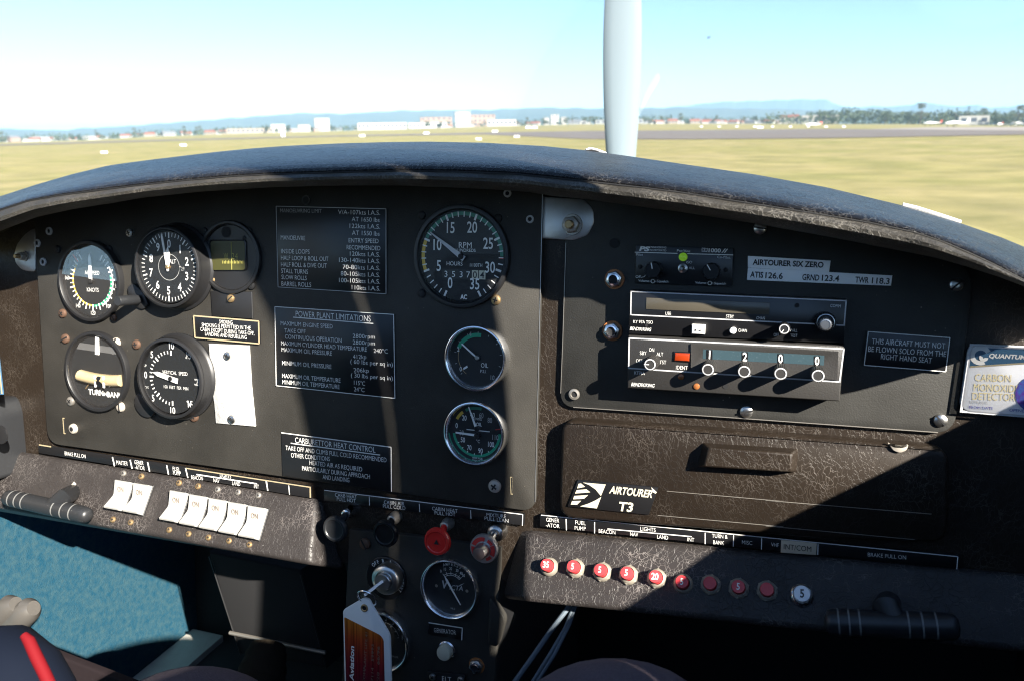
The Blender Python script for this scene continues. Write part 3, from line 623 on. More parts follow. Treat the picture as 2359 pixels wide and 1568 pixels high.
def lower(g, t): return lambda x: ((1-g)*itp(SM, x)+g*itp(SL, x)+(1.6*math.sin(x*.018)*math.sin(x*.043) if g > .6 else 0), t+(wav(x) if g > .1 else 0))
part('pad', loft([lambda x: (itp(SM, x)+2.0, .070), lambda x: (itp(SM, x)+.3, .0795)]+[between(g, t) for g, t in ((.06, .0800), (.16, .0775), (.3, .067), (.45, .048), (.6, .02), (.74, -.018), (.86, -.06), (.95, -.105), (1., -.15))]+
     [lambda x: (itp(ST, x)+3, -.20), lambda x: (itp(ST, x)+40, -.26), lambda x: (itp(ST, x)+110, -.30)], 'shade_leather'), gs)
part('roll', loft([lambda x: (itp(SM, x)+.5, .068), lambda x: (itp(SM, x)+2.2, .0785)]+[lower(g, t) for g, t in ((.16, .0835), (.35, .0865), (.55, .086), (.75, .081), (.9, .073), (1., .062))]+
     [lambda x: (itp(SL, x)+1, .045), lambda x: (itp(SL, x)-6, .02), lambda x: (itp(SL, x)-26, -.005)], 'roll_leather'), gs)
mb = MB(); mb.tube([xz(x, itp(SM, x)+1.2, .0790) for x in XS], .0009, 'matt_black', 6); part('seam_piping', mb, gs)
mb = MB(); pts = [(2078, 473.5), (2110, 481), (2140, 490.5), (2170, 500), (2212, 514)]
for i in range(len(pts)-1):
    a, c = np.array(xz(*pts[i], -.15)), np.array(xz(*pts[i+1], -.15)); mb.tube([a, c], .0023, 'paper', 8)
for k in range(24):
    x = 2080+k*5.6; mb.tube([np.array(xz(x, itp(ST, x)+1.5, -.149)), np.array(xz(x+1, itp(ST, x)-1.2, -.150))], .0012, 'paper', 5)
solo('ribbed_strip', mb, 'thin white ribbed strip lying along the far right edge of the glareshield', 'strip', (2145, 495), -.15)
mb = MB(); mb.tube([xz(1349, 347, -.15), xz(1358, 345.5, -.155), xz(1374, 347.5, -.17), xz(1395, 353, -.19)], [.0012, .0024, .002, .001], 'pale_grey', 8); mb.tube([xz(1350, 348, -.149), xz(1362, 347.5, -.151), xz(1378, 351, -.155)], [.001, .0014, .001], 'matt_black', 6)
solo('wiper_tip', mb, 'small black and grey fitting poking up behind the glareshield crest', 'fitting', (1365, 347), -.15)

# canopy bows and windscreen
def mirror(c): return c+[(2*(-.27)-x, z) for x, z in c[::-1]]
arch = mirror([(.205, -.16), (.212, -.03), (.224, .075), (.209, .20), (.175, .285), (.115, .36), (.03, .41), (-.10, .445), (-.27, .455)])
arch = [tuple(p) for p in np.array(arch)[[i for i in range(len(arch)) if i != 9]]]
def smooth_curve(c, n=70):
    c = np.array(c); d = np.r_[0, np.cumsum(np.linalg.norm(np.diff(c, axis=0), axis=1))]; u = np.linspace(0, d[-1], n); q = np.stack([np.interp(u, d, c[:, k]) for k in (0, 1)], 1)
    for _ in range(6): q[1:-1] = (q[:-2]+2*q[1:-1]+q[2:])/4
    return q
AC = smooth_curve(arch)
def bow(ta, tb, th, m):
    b = MB(); n = len(AC); T = np.gradient(AC, axis=0); T /= np.linalg.norm(T, axis=1)[:, None]; N = np.stack([T[:, 1], -T[:, 0]], 1)
    if (N[n//2]@np.array([0, 1])) < 0: N = -N
    v = []
    for i in range(n):
        for t, k in ((ta, 0), (tb, 0), (tb, th), (ta, th)): q = AC[i]+N[i]*k; v.append((q[0], t, q[1]))
    f = [(i*4+k, i*4+(k+1) % 4, (i+1)*4+(k+1) % 4, (i+1)*4+k) for i in range(n-1) for k in range(4)]+[(0, 1, 2, 3), tuple((n-1)*4+k for k in range(4))]
    b.add(v, f, m); return b
ws = thing('windscreen', 'clear curved windscreen above the glareshield with the airfield seen through it', 'windscreen', (1180, 200))
part('bow', bow(.3375, .408, .012, 'satin_black'), ws)
base = smooth_curve(mirror([(.25, -.03), (.20, .0), (.10, .03), (-.05, .052), (-.27, .06)])[:4]+[(-.27, .06)]+mirror([(.25, -.03), (.20, .0), (.10, .03), (-.05, .052), (-.27, .06)])[6:])
mb = MB(); V = []; R_ = 16
for i in range(len(AC)):
    s_ = abs(AC[i][0]+.27)/.52; tb_ = -.30+.26*min(1, s_)**2.2
    for j in range(R_+1):
        u = j/R_; q = base[i]*(1-u)+AC[i]*u; bul = .05*math.sin(math.pi*u); V.append((q[0]*(1)+0, tb_*(1-u)+.3395*u-bul*.3, q[1]+bul*.8*(1-min(1, s_)**2)))
mb.add(V, [(i*(R_+1)+j, i*(R_+1)+j+1, (i+1)*(R_+1)+j+1, (i+1)*(R_+1)+j) for i in range(len(AC)-1) for j in range(R_)], 'canopy_clear'); part('pane', mb, ws, smooth=80)
cn = bow(.4185, .471, .012, 'satin_black'); solo('canopy_bow', cn, 'black hoop of the slid back canopy behind the windscreen', 'canopy frame', (1180, 100), .45)

# propeller
pr = bpy.data.objects.new('propeller', None); COL.objects.link(pr); tag(pr, 'grey two blade propeller standing upright in front of the windscreen', 'propeller')
hub = CAM+ray(1428, 520)*2.3; pr.location = hub; pr.rotation_euler = (0, math.radians(-.4), 0)
def blade(sgn):
    b = MB(); V = []; prof = []
    for k in range(25):
        u = k/24; z = .07+u*.85; ch = .066+.052*math.sin(min(1, u*1.6)*math.pi/2)-.065*u**3; tw = math.radians(52-34*u); th = .035*(1-u)+.007
        for q in range(12):
            a = 2*math.pi*q/12; x, y = ch/2*math.cos(a), th/2*math.sin(a); V.append((x*math.cos(.35*tw)-y*math.sin(.35*tw), x*math.sin(.35*tw)+y*math.cos(.35*tw), sgn*z))
    f = [(i*12+q, i*12+(q+1) % 12, (i+1)*12+(q+1) % 12, (i+1)*12+q) for i in range(24) for q in range(12)]+[tuple(range(12)), tuple(24*12+q for q in range(12))]
    wobj('blade', V, f, [0]*len(f), ['blade_grey'], pr)
blade(1); blade(-1)
mb = MB(); mb.lathe((0, 0), [(.10, .06), (.10, 0), (.085, -.1), (.05, -.2), (.005, -.26)], 'plane_white', 32); wobj('spinner', [(x, -t, z) for x, t, z in mb.v], mb.f, mb.m, mb.mats, pr)

# ------------------------------------------------------------------ panels
ip = thing('instrument_panel', 'charcoal left instrument panel of powder coated metal with rounded lower corners', 'instrument panel', (650, 760))
mb = MB(); P = [(76, 470), (300, 430), (600, 404), (900, 400), (1251, 412), (1249, 460), (1241, 800), (1231, 1152), (1206, 1174), (700, 1106.), (160, 1034), (118, 1014), (107, 985), (92, 760)]
q = [np.array(PANEL.at(*p)) for p in P]; rd = [0, 0, 0, 0, 0, 0, 0, .012, .012, 0, .02, .012, .005, 0]
q = [np.array(PANEL.at(*p)) for p in ((76, 470), (300, 430), (600, 404), (900, 400), (1251, 412), (1249, 460), (1231, 1178), (700, 1104), (109, 1020))]
mb.prism(rounded(q, [0, 0, 0, 0, 0, 0, .012, 0, .016]), -.0055, 0, 'panel_black', .0006); part('plate', mb, ip)
mb = MB(); mb.pline([(1249.3, 440), (1241, 800), (1232, 1155)], 1.5, .0004, 'alu'); part('worn_edge', mb, ip)
def eyelet(th, p, r, m='pale_grey'):
    b = MB(); c = PANEL.at(*p); R = abs(PANEL.at(p[0], p[1]-r)[1]-c[1]); b.lathe(c, [(R, 0), (R*.95, .0012), (R*.6, .0016), (R*.5, .0006)], m, 24, False); b.disc(c, R*.55, .0005, 'cavity', 20); part('eyelet', b, th)
for p in (cA(415, 228), cA(315, 328), cA(365, 485), cD(1905, 75), cD(2075, 270)): eyelet(ip, p, 9.5)
b = MB(); c = PANEL.at(*cD(385, 125)); b.lathe(c, [(.0042, 0), (.004, .001), (.003, .0008)], 'satin_black', 20, False); b.disc(c, .0032, .0007, 'cavity', 20); part('hole', b, ip)
screw(ip, cB(620, 1020), 11.5, 'pale_screw', 'dot'); screw(ip, cE(1840, 1375), 15, 'pale_screw', 'cross')
for a, c in ((cB(530, 930), cB(540, 1065)), (cE(1962, 1305), cE(1968, 1440))):
    mb = MB(); mb.pline([a, c], 5, .0004, 'gold_edge'); mb.pline([(a[0]+1, a[1]+2), (c[0]+1, c[1]-2)], 2.6, .0006, 'cavity'); part('slot', mb, ip)
rp = thing('radio_panel', 'dark grey right hand radio panel with rounded corners', 'instrument panel', (1750, 750))
mb = MB(); q = [np.array(PANEL.at(*p, -.002)) for p in ((1303, 470), (1303, 445), (1600, 470), (1900, 515), (2150, 570), (2243, 628), (2197, 1000), (1289, 936))]
mb.prism(rounded(q, [0, 0, 0, 0, 0, .012, .014, .012]), -.0065, -.002, 'panel_grey', .0006); part('plate', mb, rp)
mb = MB(); mb.pline([(1303, 560), (1296, 780), (1291, 905)], 1.3, -.0015, 'dull_steel'); mb.pline([(1320, 937), (1700, 962), (2160, 995)], 1.6, -.0015, 'dull_steel'); part('worn_edge', mb, rp)
eyelet(rp, cG(307, 1360), 13, 'dull_steel')
b = MB(); b.disc(PANEL.at(*cG(568, 370)), .0036, -.0012, 'cavity', 24); part('hole', b, rp)
for p in (cP(545, 985), cH(1250, 645), cG(1440, 1473), cH(1148, 1532)): screw(rp, p, 15, 'steel', 'slot', -.002)
pd = thing('pedestal', 'black metal centre pedestal below the instrument panel', 'pedestal', (975, 1400))
mb = MB(); q = [np.array(PANEL.at(*p, -.001)) for p in ((804, 1218), (960, 1234), (1152, 1262), (1146, 1430), (1130, 1760), (778, 1760))]
mb.prism(q, -.006, -.001, 'panel_black', .0006); part('face_plate', mb, pd)
mb = MB(); xl, xr = PANEL.at(800, 1300)[0], PANEL.at(1146, 1300)[0]; mb.box(xl+.002, xr-.002, -.30, -.0075, -.60, PANEL.at(975, 1270)[1], 'satin_black'); part('housing', mb, pd)
screw(pd, cF(845, 510), 13, 'rust', 'slot')
mb = MB(); q = [PANEL.at(*p, .004) for p in (cF(1800, 900), cF(1915, 1070), cF(1920, 1110), cF(1865, 1300), cF(1790, 1280))]; mb.prism(rounded(q, .006), -.001, .006, 'panel_black', .001); part('bracket', mb, pd)

def bracket(px, label, nut, rn):
    o = thing('bracket', label, 'bracket', nut, -.003); mb = MB(); mb.prism(rounded([PANEL.at(*p, -.002) for p in px], .003), -.0045, -.0015, 'alu', .0006); part('tab', mb, o)
    c = PANEL.at(*nut, 0); mb = MB(); mb.lathe(c, [(rn*1.25, -.0015), (rn*1.2, 0)], 'dull_steel', 28)
    mb.prism([(c[0]+rn*math.sin(math.radians(20+60*i)), c[1]+rn*math.cos(math.radians(20+60*i))) for i in range(6)], 0, .0045, 'dull_steel', .0006); mb.lathe(c, [(rn*.5, .004), (rn*.5, .009), (rn*.4, .0095)], 'brass', 18); part('nut', mb, o)
bracket([cA(300, 205), cA(268, 212), cA(205, 258), cA(145, 335), cA(120, 420), cA(132, 495), cA(182, 550), cA(240, 566), cA(300, 566)], 'grey metal tab with a nut at the upper left corner of the instrument panel', cA(195, 437), .0042)
bracket([cG(60, 60), cG(375, 84), cG(432, 150), cG(440, 235), cG(395, 320), cG(300, 352), cG(60, 338)], 'square grey metal tab with a nut between the two panels', cG(290, 248), .0065)

# ------------------------------------------------------------------ gauges
class Gauge:
    def __init__(s, name, label, p, R, style='black', f=.005, dial_t=.0008, dial='dial_black', cat='gauge', rin=.87):
        s.th = thing(name, label, cat, p); s.c = PANEL.at(p[0], p[1], f); s.R = R; s.f = f; s.d = dial_t; s.rin = rin; s.n = 0
        s.c = np.array([s.c[0], s.c[1]]); mb = MB()
        if style == 'chrome': pf = [(R, 0), (R*1.0, f*.35), (R*.992, f*.62), (R*.972, f*.86), (R*.945, f*.98), (R*.92, f), (R*.89, f*.93), (R*.862, f*.75), (R*.845, f*.45), (R*.84, dial_t)]
        else: pf = [(R, 0), (R, f*.7), (R*.985, f*.95), (R*.95, f), (R*.92, f), (R*.9, f*.8), (R*.89, f*.45), (R*.87, f*.4+dial_t*.6), (R*.865, dial_t)]
        mb.lathe(s.c, pf, 'chrome' if style == 'chrome' else 'satin_black', 72, False); part('bezel', mb, s.th)
        mb = MB(); mb.disc(s.c, R*.875, dial_t, dial, 64); part('dial', mb, s.th)
        s.mk = MB()
    def tk(s, a, r0, r1, w, m='letter'): s.mk.tick(s.c, a, r0*s.R, r1*s.R, w*s.R, s.d+.0003, m)
    def arc(s, r0, r1, a0, a1, m): s.mk.arc(s.c, r0*s.R, r1*s.R, a0, a1, s.d+.0002, m)
    def num(s, st, a, r, h, m='letter', bold=.015, xs=.8): a = math.radians(a); s.mk.word(st, s.c[0]+r*s.R*math.sin(a), s.c[1]+r*s.R*math.cos(a), h*s.R, s.d+.0004, m, bold, 0, xs)
    def word(s, st, x, z, h, m='letter', bold=0., ang=0., xs=.8): s.mk.word(st, s.c[0]+x*s.R, s.c[1]+z*s.R, h*s.R, s.d+.0004, m, bold, ang, xs)
    def hand(s, a, r0, r1, w0, w1, m='letter', dt=.002, name='needle', c=(0, 0), tip=0.):
        b = MB(); c = s.c+np.array(c)*s.R; a = math.radians(a); d = np.array([math.sin(a), math.cos(a)]); q = np.array([d[1], -d[0]]); R = s.R
        pts = [c+d*r0*R-q*w0/2*R, c+d*r0*R+q*w0/2*R, c+d*(r1-tip)*R+q*w1/2*R]+([c+d*r1*R] if tip else [])+[c+d*(r1-tip)*R-q*w1/2*R]
        b.prism(pts, s.d+dt-.0005, s.d+dt, m); part(name, b, s.th)
    def hub(s, r, m='satin_black', c=(0, 0), dt=.003): b = MB(); b.lathe(s.c+np.array(c)*s.R, [(r*s.R, s.d), (r*s.R, s.d+dt-.0005), (r*s.R*.8, s.d+dt)], m, 24); part('hub', b, s.th)
    def done(s, screws=(), glass=True):
        part('dial_markings', s.mk, s.th, smooth=0)
        if glass: b = MB(); b.disc(s.c, s.R*.888, max(s.d+.0036, s.f*.5), 'gauge_glass', 64); part('glass', b, s.th)
        for p, r, m, k in screws: screw(s.th, p, r, m, k)
# airspeed
g = Gauge('airspeed_indicator', 'airspeed gauge with green, yellow and white arcs, upper left of the panel', cA(733, 646), .0388, f=.006)
for i in range(33):
    a = 30+i*300/32; g.tk(a, .60 if i % 2 else .58, .70 if i % 2 else .74, .028 if i % 2 else .04)
g.arc(.585, .64, 75, 180, 'green'); g.arc(.585, .63, 180, 310, 'yellow'); g.arc(.645, .68, 52, 150, 'letter'); g.tk(318, .62, .86, .04, 'red')
for st, a in (('40', 38), ('60', 62), ('80', 97), ('100', 140), ('120', 180), ('140', 217), ('160', 274), ('180', 326)): g.num(st, a, .79, .095, 'letter' if st in ('120', '140', '160', '100') else 'letter_dim', .01)
g.word('AIRSPEED', .02, .2, .095, bold=0.); g.word('KNOTS', .02, -.22, .10, bold=0.)
g.hand(0, .0, .68, .10, .085, 'white', tip=.14); g.hub(.06, 'matt_black')
g.done([(cA(487, 380), 9, 'matt_black', 'cross'), (cA(918, 378), 9, 'matt_black', 'cross'), (cA(530, 915), 10.5, 'rust', 'cross'), (cA(955, 948), 8, 'rust', 'slot')])
# altimeter
g = Gauge('altimeter', 'altimeter with digits 0 to 9 standing proud of the panel, knob at its lower left', cA(1385, 530), .0368, f=.017, dial_t=.0125, rin=.9)
mb = MB(); cc = g.c; R = .0400; mb.lathe(cc, [(R, 0), (R, .002), (.038, .0035), (.0372, .006), (.0370, .014)], 'satin_black', 64, False); part('case', mb, g.th)
mb = MB(); kb = PANEL.at(*cA(1170, 800)); a_ = PANEL.at(*cA(1165, 800)); mb.prism(rounded([PANEL.at(*p, .003) for p in (cA(1110, 660), cA(1060, 700), cA(1075, 780), cA(1140, 865), cA(1190, 885), cA(1240, 850), cA(1200, 740))], .003), 0, .003, 'satin_black', .0006); part('flange', mb, g.th)
kc = PANEL.at(*cA(1160, 800), .004); mb = MB(); mb.lathe(kc, [(.0036, .002), (.0036, .006), (.0046, .0065), (.0046, .0275), (.004, .0285)], 'grip_black', 24); part('setting_knob', mb, g.th)
for i in range(50): a = i*7.2+2; g.tk(a, .74 if i % 5 else .70, .84, .018 if i % 5 else .035)
for i in range(10): g.num(str(i), i*36+3, .57, .19, bold=.02)
g.word('ALT', .12, .14, .10); g.word('"', .34, -.02, .1); g.arc(.31, .325, 0, 359.9, 'letter_dim')
g.mk.prism([g.c+np.array(p)*g.R for p in ((.30, -.12), (.55, -.12), (.55, .06), (.30, .06))], g.d, g.d+.0002, 'satin_black'); g.word('29', .42, -.03, .09, 'letter_dim')
g.hand(-10, -.1, .84, .05, .055, dt=.0026, tip=.1); g.hand(2, -.08, .5, .06, .14, dt=.0019, name='short_needle', tip=.18); g.hub(.05, 'brass')
g.done([(cA(1090, 243), 10, 'dull_steel', 'cross'), (cA(1555, 262), 10.5, 'dull_steel', 'cross'), (cA(1578, 842), 11, 'rust', 'cross')])
# direction indicator
g = Gauge('direction_indicator', 'small round gauge with a square dark olive window reading W 24', cA(1915, 448), .0325, f=.0035, dial='satin_black')
mb = MB(); wq = [PANEL.at(*p, .002) for p in (cA(1765, 310), cA(2050, 310), cA(2055, 553), cA(1775, 553))]; mb.prism(rounded([q+(q-g.c)*.07 for q in wq], .003), .0009, .0022, 'gloss_black', .0005); mb.prism(rounded(wq, .003), .0022, .0024, 'olive_card'); part('window', mb, g.th)
for st, a, c, h in (('W', cA(1875, 462), cA(1912, 462), 14), ('24', cA(1940, 462), cA(1992, 465), 14)): g.mk.line(st, a, c, h, .0027, 'olive_ink')
g.mk.pline([cA(1935, 320), cA(1940, 550)], 1.2, .0028, 'olive_ink')
for k in range(15): x = 1865+k*12; g.mk.pline([cA(x, 475+6*(k % 2)), cA(x, 500)], 1., .0027, 'olive_ink')
mb = MB(); mb.disc(PANEL.at(*cA(1900, 235)), .0048, .0014, 'cavity', 24); part('hole', mb, g.th)
g.done([(cA(1715, 228), 9, 'matt_black', 'cross'), (cA(2090, 230), 9, 'matt_black', 'cross'), (cA(1732, 668), 10, 'rust', 'cross'), (cA(2110, 682), 10, 'matt_black', 'cross'), (cA(1782, 638), 8, 'brass', 'slot'), (cA(1752, 280), 6, 'matt_black', 'dot'), (cA(2052, 285), 6, 'matt_black', 'dot')], glass=False)
mb = MB(); 
# cover plate
cp = thing('cover_plate', 'small black blanking plate with one brass screw under the olive window gauge', 'plate', cA(1935, 840)); mb = MB(); mb.pprism([cA(1762, 728), cA(2110, 735), cA(2115, 962), cA(1775, 940)], 0, .0016, 'satin_black', .0005); part('plate', mb, cp); screw(cp, cA(1935, 792), 9.5, 'brass', 'slot', .0016)
# turn and bank
g = Gauge('turn_indicator', 'turn and bank gauge with a cream curved tube and black ball', cB(790, 548), .0392, f=.0055)
g.mk.prism([g.c+np.array(p)*g.R for p in ((-.66, .52), (.60, .46), (.55, .62), (-.55, .68))], g.d, g.d+.0006, 'mid_grey')
g.word('L', -.32, .56, .1, 'white'); g.word('R', .5, .5, .1, 'letter_dim'); g.word('TURN', -.10, -.53, .13, bold=.03, xs=.95); g.word('AND', .21, -.55, .085, bold=.03); g.word('BANK', .5, -.55, .13, bold=.03, xs=.95)
g.hand(3, .42, .86, .13, .11, 'white', dt=.0015); mb = MB()
def bandpts(x): return -.16-.06*(1-x*x*1.8)
X_ = np.linspace(-.56, .74, 18); mb.tube([(g.c[0]+x*g.R, g.d+.0012, g.c[1]+(bandpts(x)+.03-.05*x)*g.R) for x in X_], [.145*g.R]*18, 'cream', 14); part('slip_tube', mb, g.th)
mb = MB(); cb = g.c+np.array([.16, -.22])*g.R; mb.lathe(cb, [(.001, .0078), (.0042, .0072), (.0052, .0066)][::-1], 'gloss_black', 24); part('slip_ball', mb, g.th)
for x in (.05, .32): g.mk.prism([g.c+np.array(p)*g.R for p in ((x-.02, -.36), (x+.03, -.36), (x+.03, -.08), (x-.02, -.08))], .0066, .0074, 'white')
g.mk.tick(g.c, 222, .42*g.R, .62*g.R, .03*g.R, g.d+.001, 'brass')
g.done([(cB(553, 270), 11, 'rust', 'slot'), (cB(978, 305), 12, 'pale_screw', 'slot'), (cB(597, 790), 10.5, 'dull_steel', 'cross'), (cB(1015, 838), 11.5, 'pale_screw', 'slot')])
# vertical speed
g = Gauge('vertical_speed_indicator', 'vertical speed gauge with its white needle pointing left at zero', cB(1410, 606), .0375, f=.016, dial_t=.0115)
mb = MB(); mb.lathe(g.c, [(.0405, 0), (.0405, .0025), (.0385, .004), (.0378, .006), (.0376, .013)], 'satin_black', 64, False); part('case', mb, g.th)
mb = MB(); mb.prism(rounded([PANEL.at(*p, .003) for p in (cB(1150, 720), cB(1118, 775), cB(1130, 850), cB(1180, 915), cB(1245, 935), cB(1290, 905), cB(1300, 800))], .004), 0, .003, 'satin_black', .0006); part('flange', mb, g.th)
for i in range(21):
    a = 270-90+i*9; g.tk(a if a < 360 else a-360, .60 if i % 5 else .56, .68, .03 if i % 5 else .045)
for a in (40, 88, 98, 140): g.tk(a, .68, .84, .035, 'letter' if a == 140 else 'letter_dim')
for st, a, m in (('0', 272, 'letter'), ('5', 313, 'letter'), ('10', 2, 'letter'), ('15', 42, 'letter_dim'), ('20', 93, 'letter_dim'), ('15', 138, 'letter'), ('10', 180, 'letter'), ('5', 228, 'letter')):
    g.num(st, a, .80, .16, m, .015)
g.word('VERTICAL  SPEED', .1, .14, .085); g.word('100  FEET  PER  MIN', .12, -.22, .075); g.word('UP', -.80, .26, .06); g.word('DN', -.78, -.28, .06)
g.hand(283, -.22, .56, .13, .11, 'white', dt=.0022, tip=.16); g.hub(.06, 'matt_black')
g.done([(cB(1148, 318), 11, 'rust', 'cross'), (cB(1598, 368), 11.5, 'matt_black', 'cross'), (cB(1630, 920), 11.5, 'rust', 'cross')])
# tachometer
g = Gauge('tachometer', 'large engine speed gauge numbered 0 to 35 with an hour counter', (1059, 591.4), .0410, f=.005)
for i in range(36):
    a = 205+i*307/35; a = a-360 if a > 360 else a; g.tk(a, .76 if i % 5 else .74, .86, .022 if i % 5 else .042)
g.arc(.79, .86, -65, 89, 'dull_green'); g.arc(.79, .86, 249, 293, 'yellow'); g.tk(91, .78, .90, .03, 'red')
for i in range(36):
    a = 205+i*307/35
    if 248 < a < 452: g.mk.tick(g.c, a, (.78 if i % 5 else .74)*g.R, .865*g.R, (.014 if i % 5 else .03)*g.R, g.d+.0005, 'letter')
for k, st in enumerate(('0', '5', '10', '15', '20', '25', '30', '35')):
    a = 205+k*43.86; g.num(st, a, (.57, .52, .56, .60, .60, .60, .62, .59)[k], .205, 'letter', .012, .72)
g.word('RPM', .07, .22, .11, xs=.95); g.word('HUNDREDS', .07, .12, .06, xs=.95); g.word('HOURS', -.15, -.14, .075, xs=.95); g.word('1/100TH', .3, -.16, .065)
g.mk.prism([g.c+np.array(p)*g.R for p in ((-.42, -.44), (.52, -.44), (.52, -.25), (-.42, -.25))], g.d, g.d+.0002, 'gloss_black')
for x, st in ((-.33, '3'), (-.17, '5'), (-.01, '3'), (.14, '7')): g.word(st, x, -.345, .115, xs=1.)
for x, st in ((.28, '0'), (.43, '4')):
    g.mk.prism([g.c+np.array(p)*g.R for p in ((x-.065, -.43), (x+.065, -.43), (x+.065, -.26), (x-.065, -.26))], g.d, g.d+.0003, 'ivory'); g.mk.word(st, g.c[0]+x*g.R, g.c[1]-.345*g.R, .125*g.R, g.d+.0006, 'ink', .01, 0, 1.)
g.word('AC', .05, -.78, .085, bold=.04); g.hand(305, -.08, .80, .11, .02, 'pale_grey', dt=.0025); g.hub(.06, 'matt_black')
g.done([(cD(1258, 240), 10, 'matt_black', 'cross'), (cD(1835, 262), 10, 'matt_black', 'cross'), (cD(1258, 830), 10, 'matt_black', 'cross'), (cD(1818, 878), 12, 'brass', 'cross')])
# oil pressure
def pxr(p, rpx, t=.006): return abs(PANEL.at(p[0], p[1]-rpx, t)[1]-PANEL.at(*p, t)[1])
p = cE(1680, 400); g = Gauge('oil_pressure_gauge', 'chrome rimmed oil pressure gauge with a green arc, upper of two below the tachometer', p, pxr(p, 78), 'chrome', f=.009, dial_t=.001)
g.arc(.60, .72, 292, 368, 'green'); g.arc(.62, .635, 215, 290, 'brass')
for i in range(11): g.tk(225+i*27, .70, .76, .02, 'letter_dim')
for st, a, r, m in (('0', 235, .66, 'letter'), ('2', 288, .66, 'letter'), ('4', 340, .72, 'letter_dim'), ('10', 140, .74, 'letter_dim')): g.num(st, a, r, .13, m)
g.word('OIL', .22, -.22, .13, 'letter'); g.word('P.S.I.', .18, -.40, .09, 'letter'); g.mk.prism([g.c+np.array(q)*g.R for q in ((-.45, -.40), (-.32, -.32), (-.34, -.26), (-.46, -.34))], g.d, g.d+.0004, 'white')
g.hand(308, -.05, .62, .05, .04, 'white', dt=.0026); g.hub(.07, 'steel'); g.done()
p = cE(1670, 977); g = Gauge('oil_temperature_gauge', 'chrome rimmed twin scale temperature gauge with two white needles, lower of two', p, pxr(p, 76), 'chrome', f=.009, dial_t=.001)
g.arc(.68, .77, 298, 322, 'yellow'); g.arc(.68, .77, 330, 372, 'dull_green'); g.tk(78, .62, .78, .03, 'red'); g.arc(.70, .78, 90, 262, 'green')
for st, a, r, m in (('0', 282, .66, 'letter'), ('20', 315, .56, 'letter'), ('40', 345, .52, 'letter'), ('60', 16, .54, 'letter_dim'), ('80', 47, .58, 'letter_dim'), ('30', 262, .48, 'letter_dim'), ('50', 237, .52, 'letter'), ('70', 204, .55, 'letter'), ('90', 166, .58, 'letter'), ('100', 125, .58, 'letter'), ('110', 100, .62, 'letter_dim')): g.num(st, a, r, .15, m, .015, .68)
for a in (103, 125, 145, 166, 185, 204, 220, 237): g.tk(a, .66, .72, .02)
g.word('CENTIG', .02, .40, .07); g.word('OIL', .08, .24, .10, bold=.03); g.word('°C', .06, -.28, .10); g.mk.prism([g.c+np.array(q)*g.R for q in ((-.32, .035), (.42, .035), (.42, .06), (-.32, .06))], g.d, g.d+.0004, 'letter')
g.hand(338, .05, .72, .07, .03, 'white', c=(.04, .10), dt=.003); g.hand(272, .05, .68, .07, .05, 'white', c=(.04, -.08), dt=.003, name='lower_needle'); g.hub(.08, 'satin_black', (.04, .12), .0035); g.hub(.08, 'satin_black', (.04, -.09), .0035)
g.word('MADE IN UK', .05, -.80, .05); g.done()
# ammeter and the gauge behind the key tag
p = cF(1479, 868); g = Gauge('ammeter', 'chrome rimmed ammeter with a script logo on the pedestal, right of the ignition key', p, pxr(p, 71), 'chrome', f=.009, dial_t=.001)
for k, (st, a) in enumerate((('0', -40), ('10', -24), ('20', -4), ('30', 18), ('40', 33), ('50', 43))): g.mk.tick(g.c, a, .36*g.R, .48*g.R, .016*g.R, g.d+.0004, 'letter', ); g.num(st, a, .58, .095, 'letter', .01, .7)
g.arc(.41, .425, -40, 44, 'letter'); g.arc(.355, .37, -40, 44, 'letter')
for i, ch in enumerate('AMPERES'): a = -22+i*7.5; g.mk.word(ch, g.c[0]+.72*g.R*math.sin(math.radians(a)), g.c[1]+.72*g.R*math.cos(math.radians(a)), .09*g.R, g.d+.0004, 'letter', .01, -math.radians(a), .8)
g.mk.word('V', g.c[0]-.27*g.R, g.c[1]+.02*g.R, .24*g.R, g.d+.0004, 'pale_grey', .03, .08, .9, .25); g.mk.word('ICTA', g.c[0]+.15*g.R, g.c[1]-.02*g.R, .15*g.R, g.d+.0004, 'pale_grey', .01, .06, .95, .25); g.mk.prism([g.c+np.array(q)*g.R for q in ((.30, .07), (.42, .17), (.34, .13), (.24, .07))], g.d, g.d+.0004, 'pale_grey')
g.tk(142, .15, .16, .02); g.word('MK.2', .05, -.72, .06, 'letter_dim'); g.hand(-33, -.62, .40, .025, .07, 'letter', c=(.0, -.0), dt=.0026, tip=.15)
for x in (-.52, .52): mb = MB(); mb.disc(g.c+np.array([x, -.06])*g.R, .05*g.R, g.d+.0006, 'dull_steel', 16); part('rivet', mb, g.th)
g.done()
p = cF(950, 1275); g = Gauge('suction_gauge', 'chrome rimmed dark gauge half hidden behind the hanging key tag', p, pxr(p, 71), 'chrome', f=.009, dial_t=.001)
g.arc(.55, .565, -70, 70, 'letter_dim')
for st, a in (('0', -35), ('1', -12), ('2', 8), ('3', 30), ('4', 52), ('5', 75)): g.num(st, a, .68, .12, 'letter_dim'); g.tk(a, .5, .56, .02, 'letter_dim')
g.word('GAUGE', .4, -.5, .06, 'letter_dim'); g.hand(-60, -.1, .5, .05, .03, 'letter_dim'); g.hub(.07); g.done()

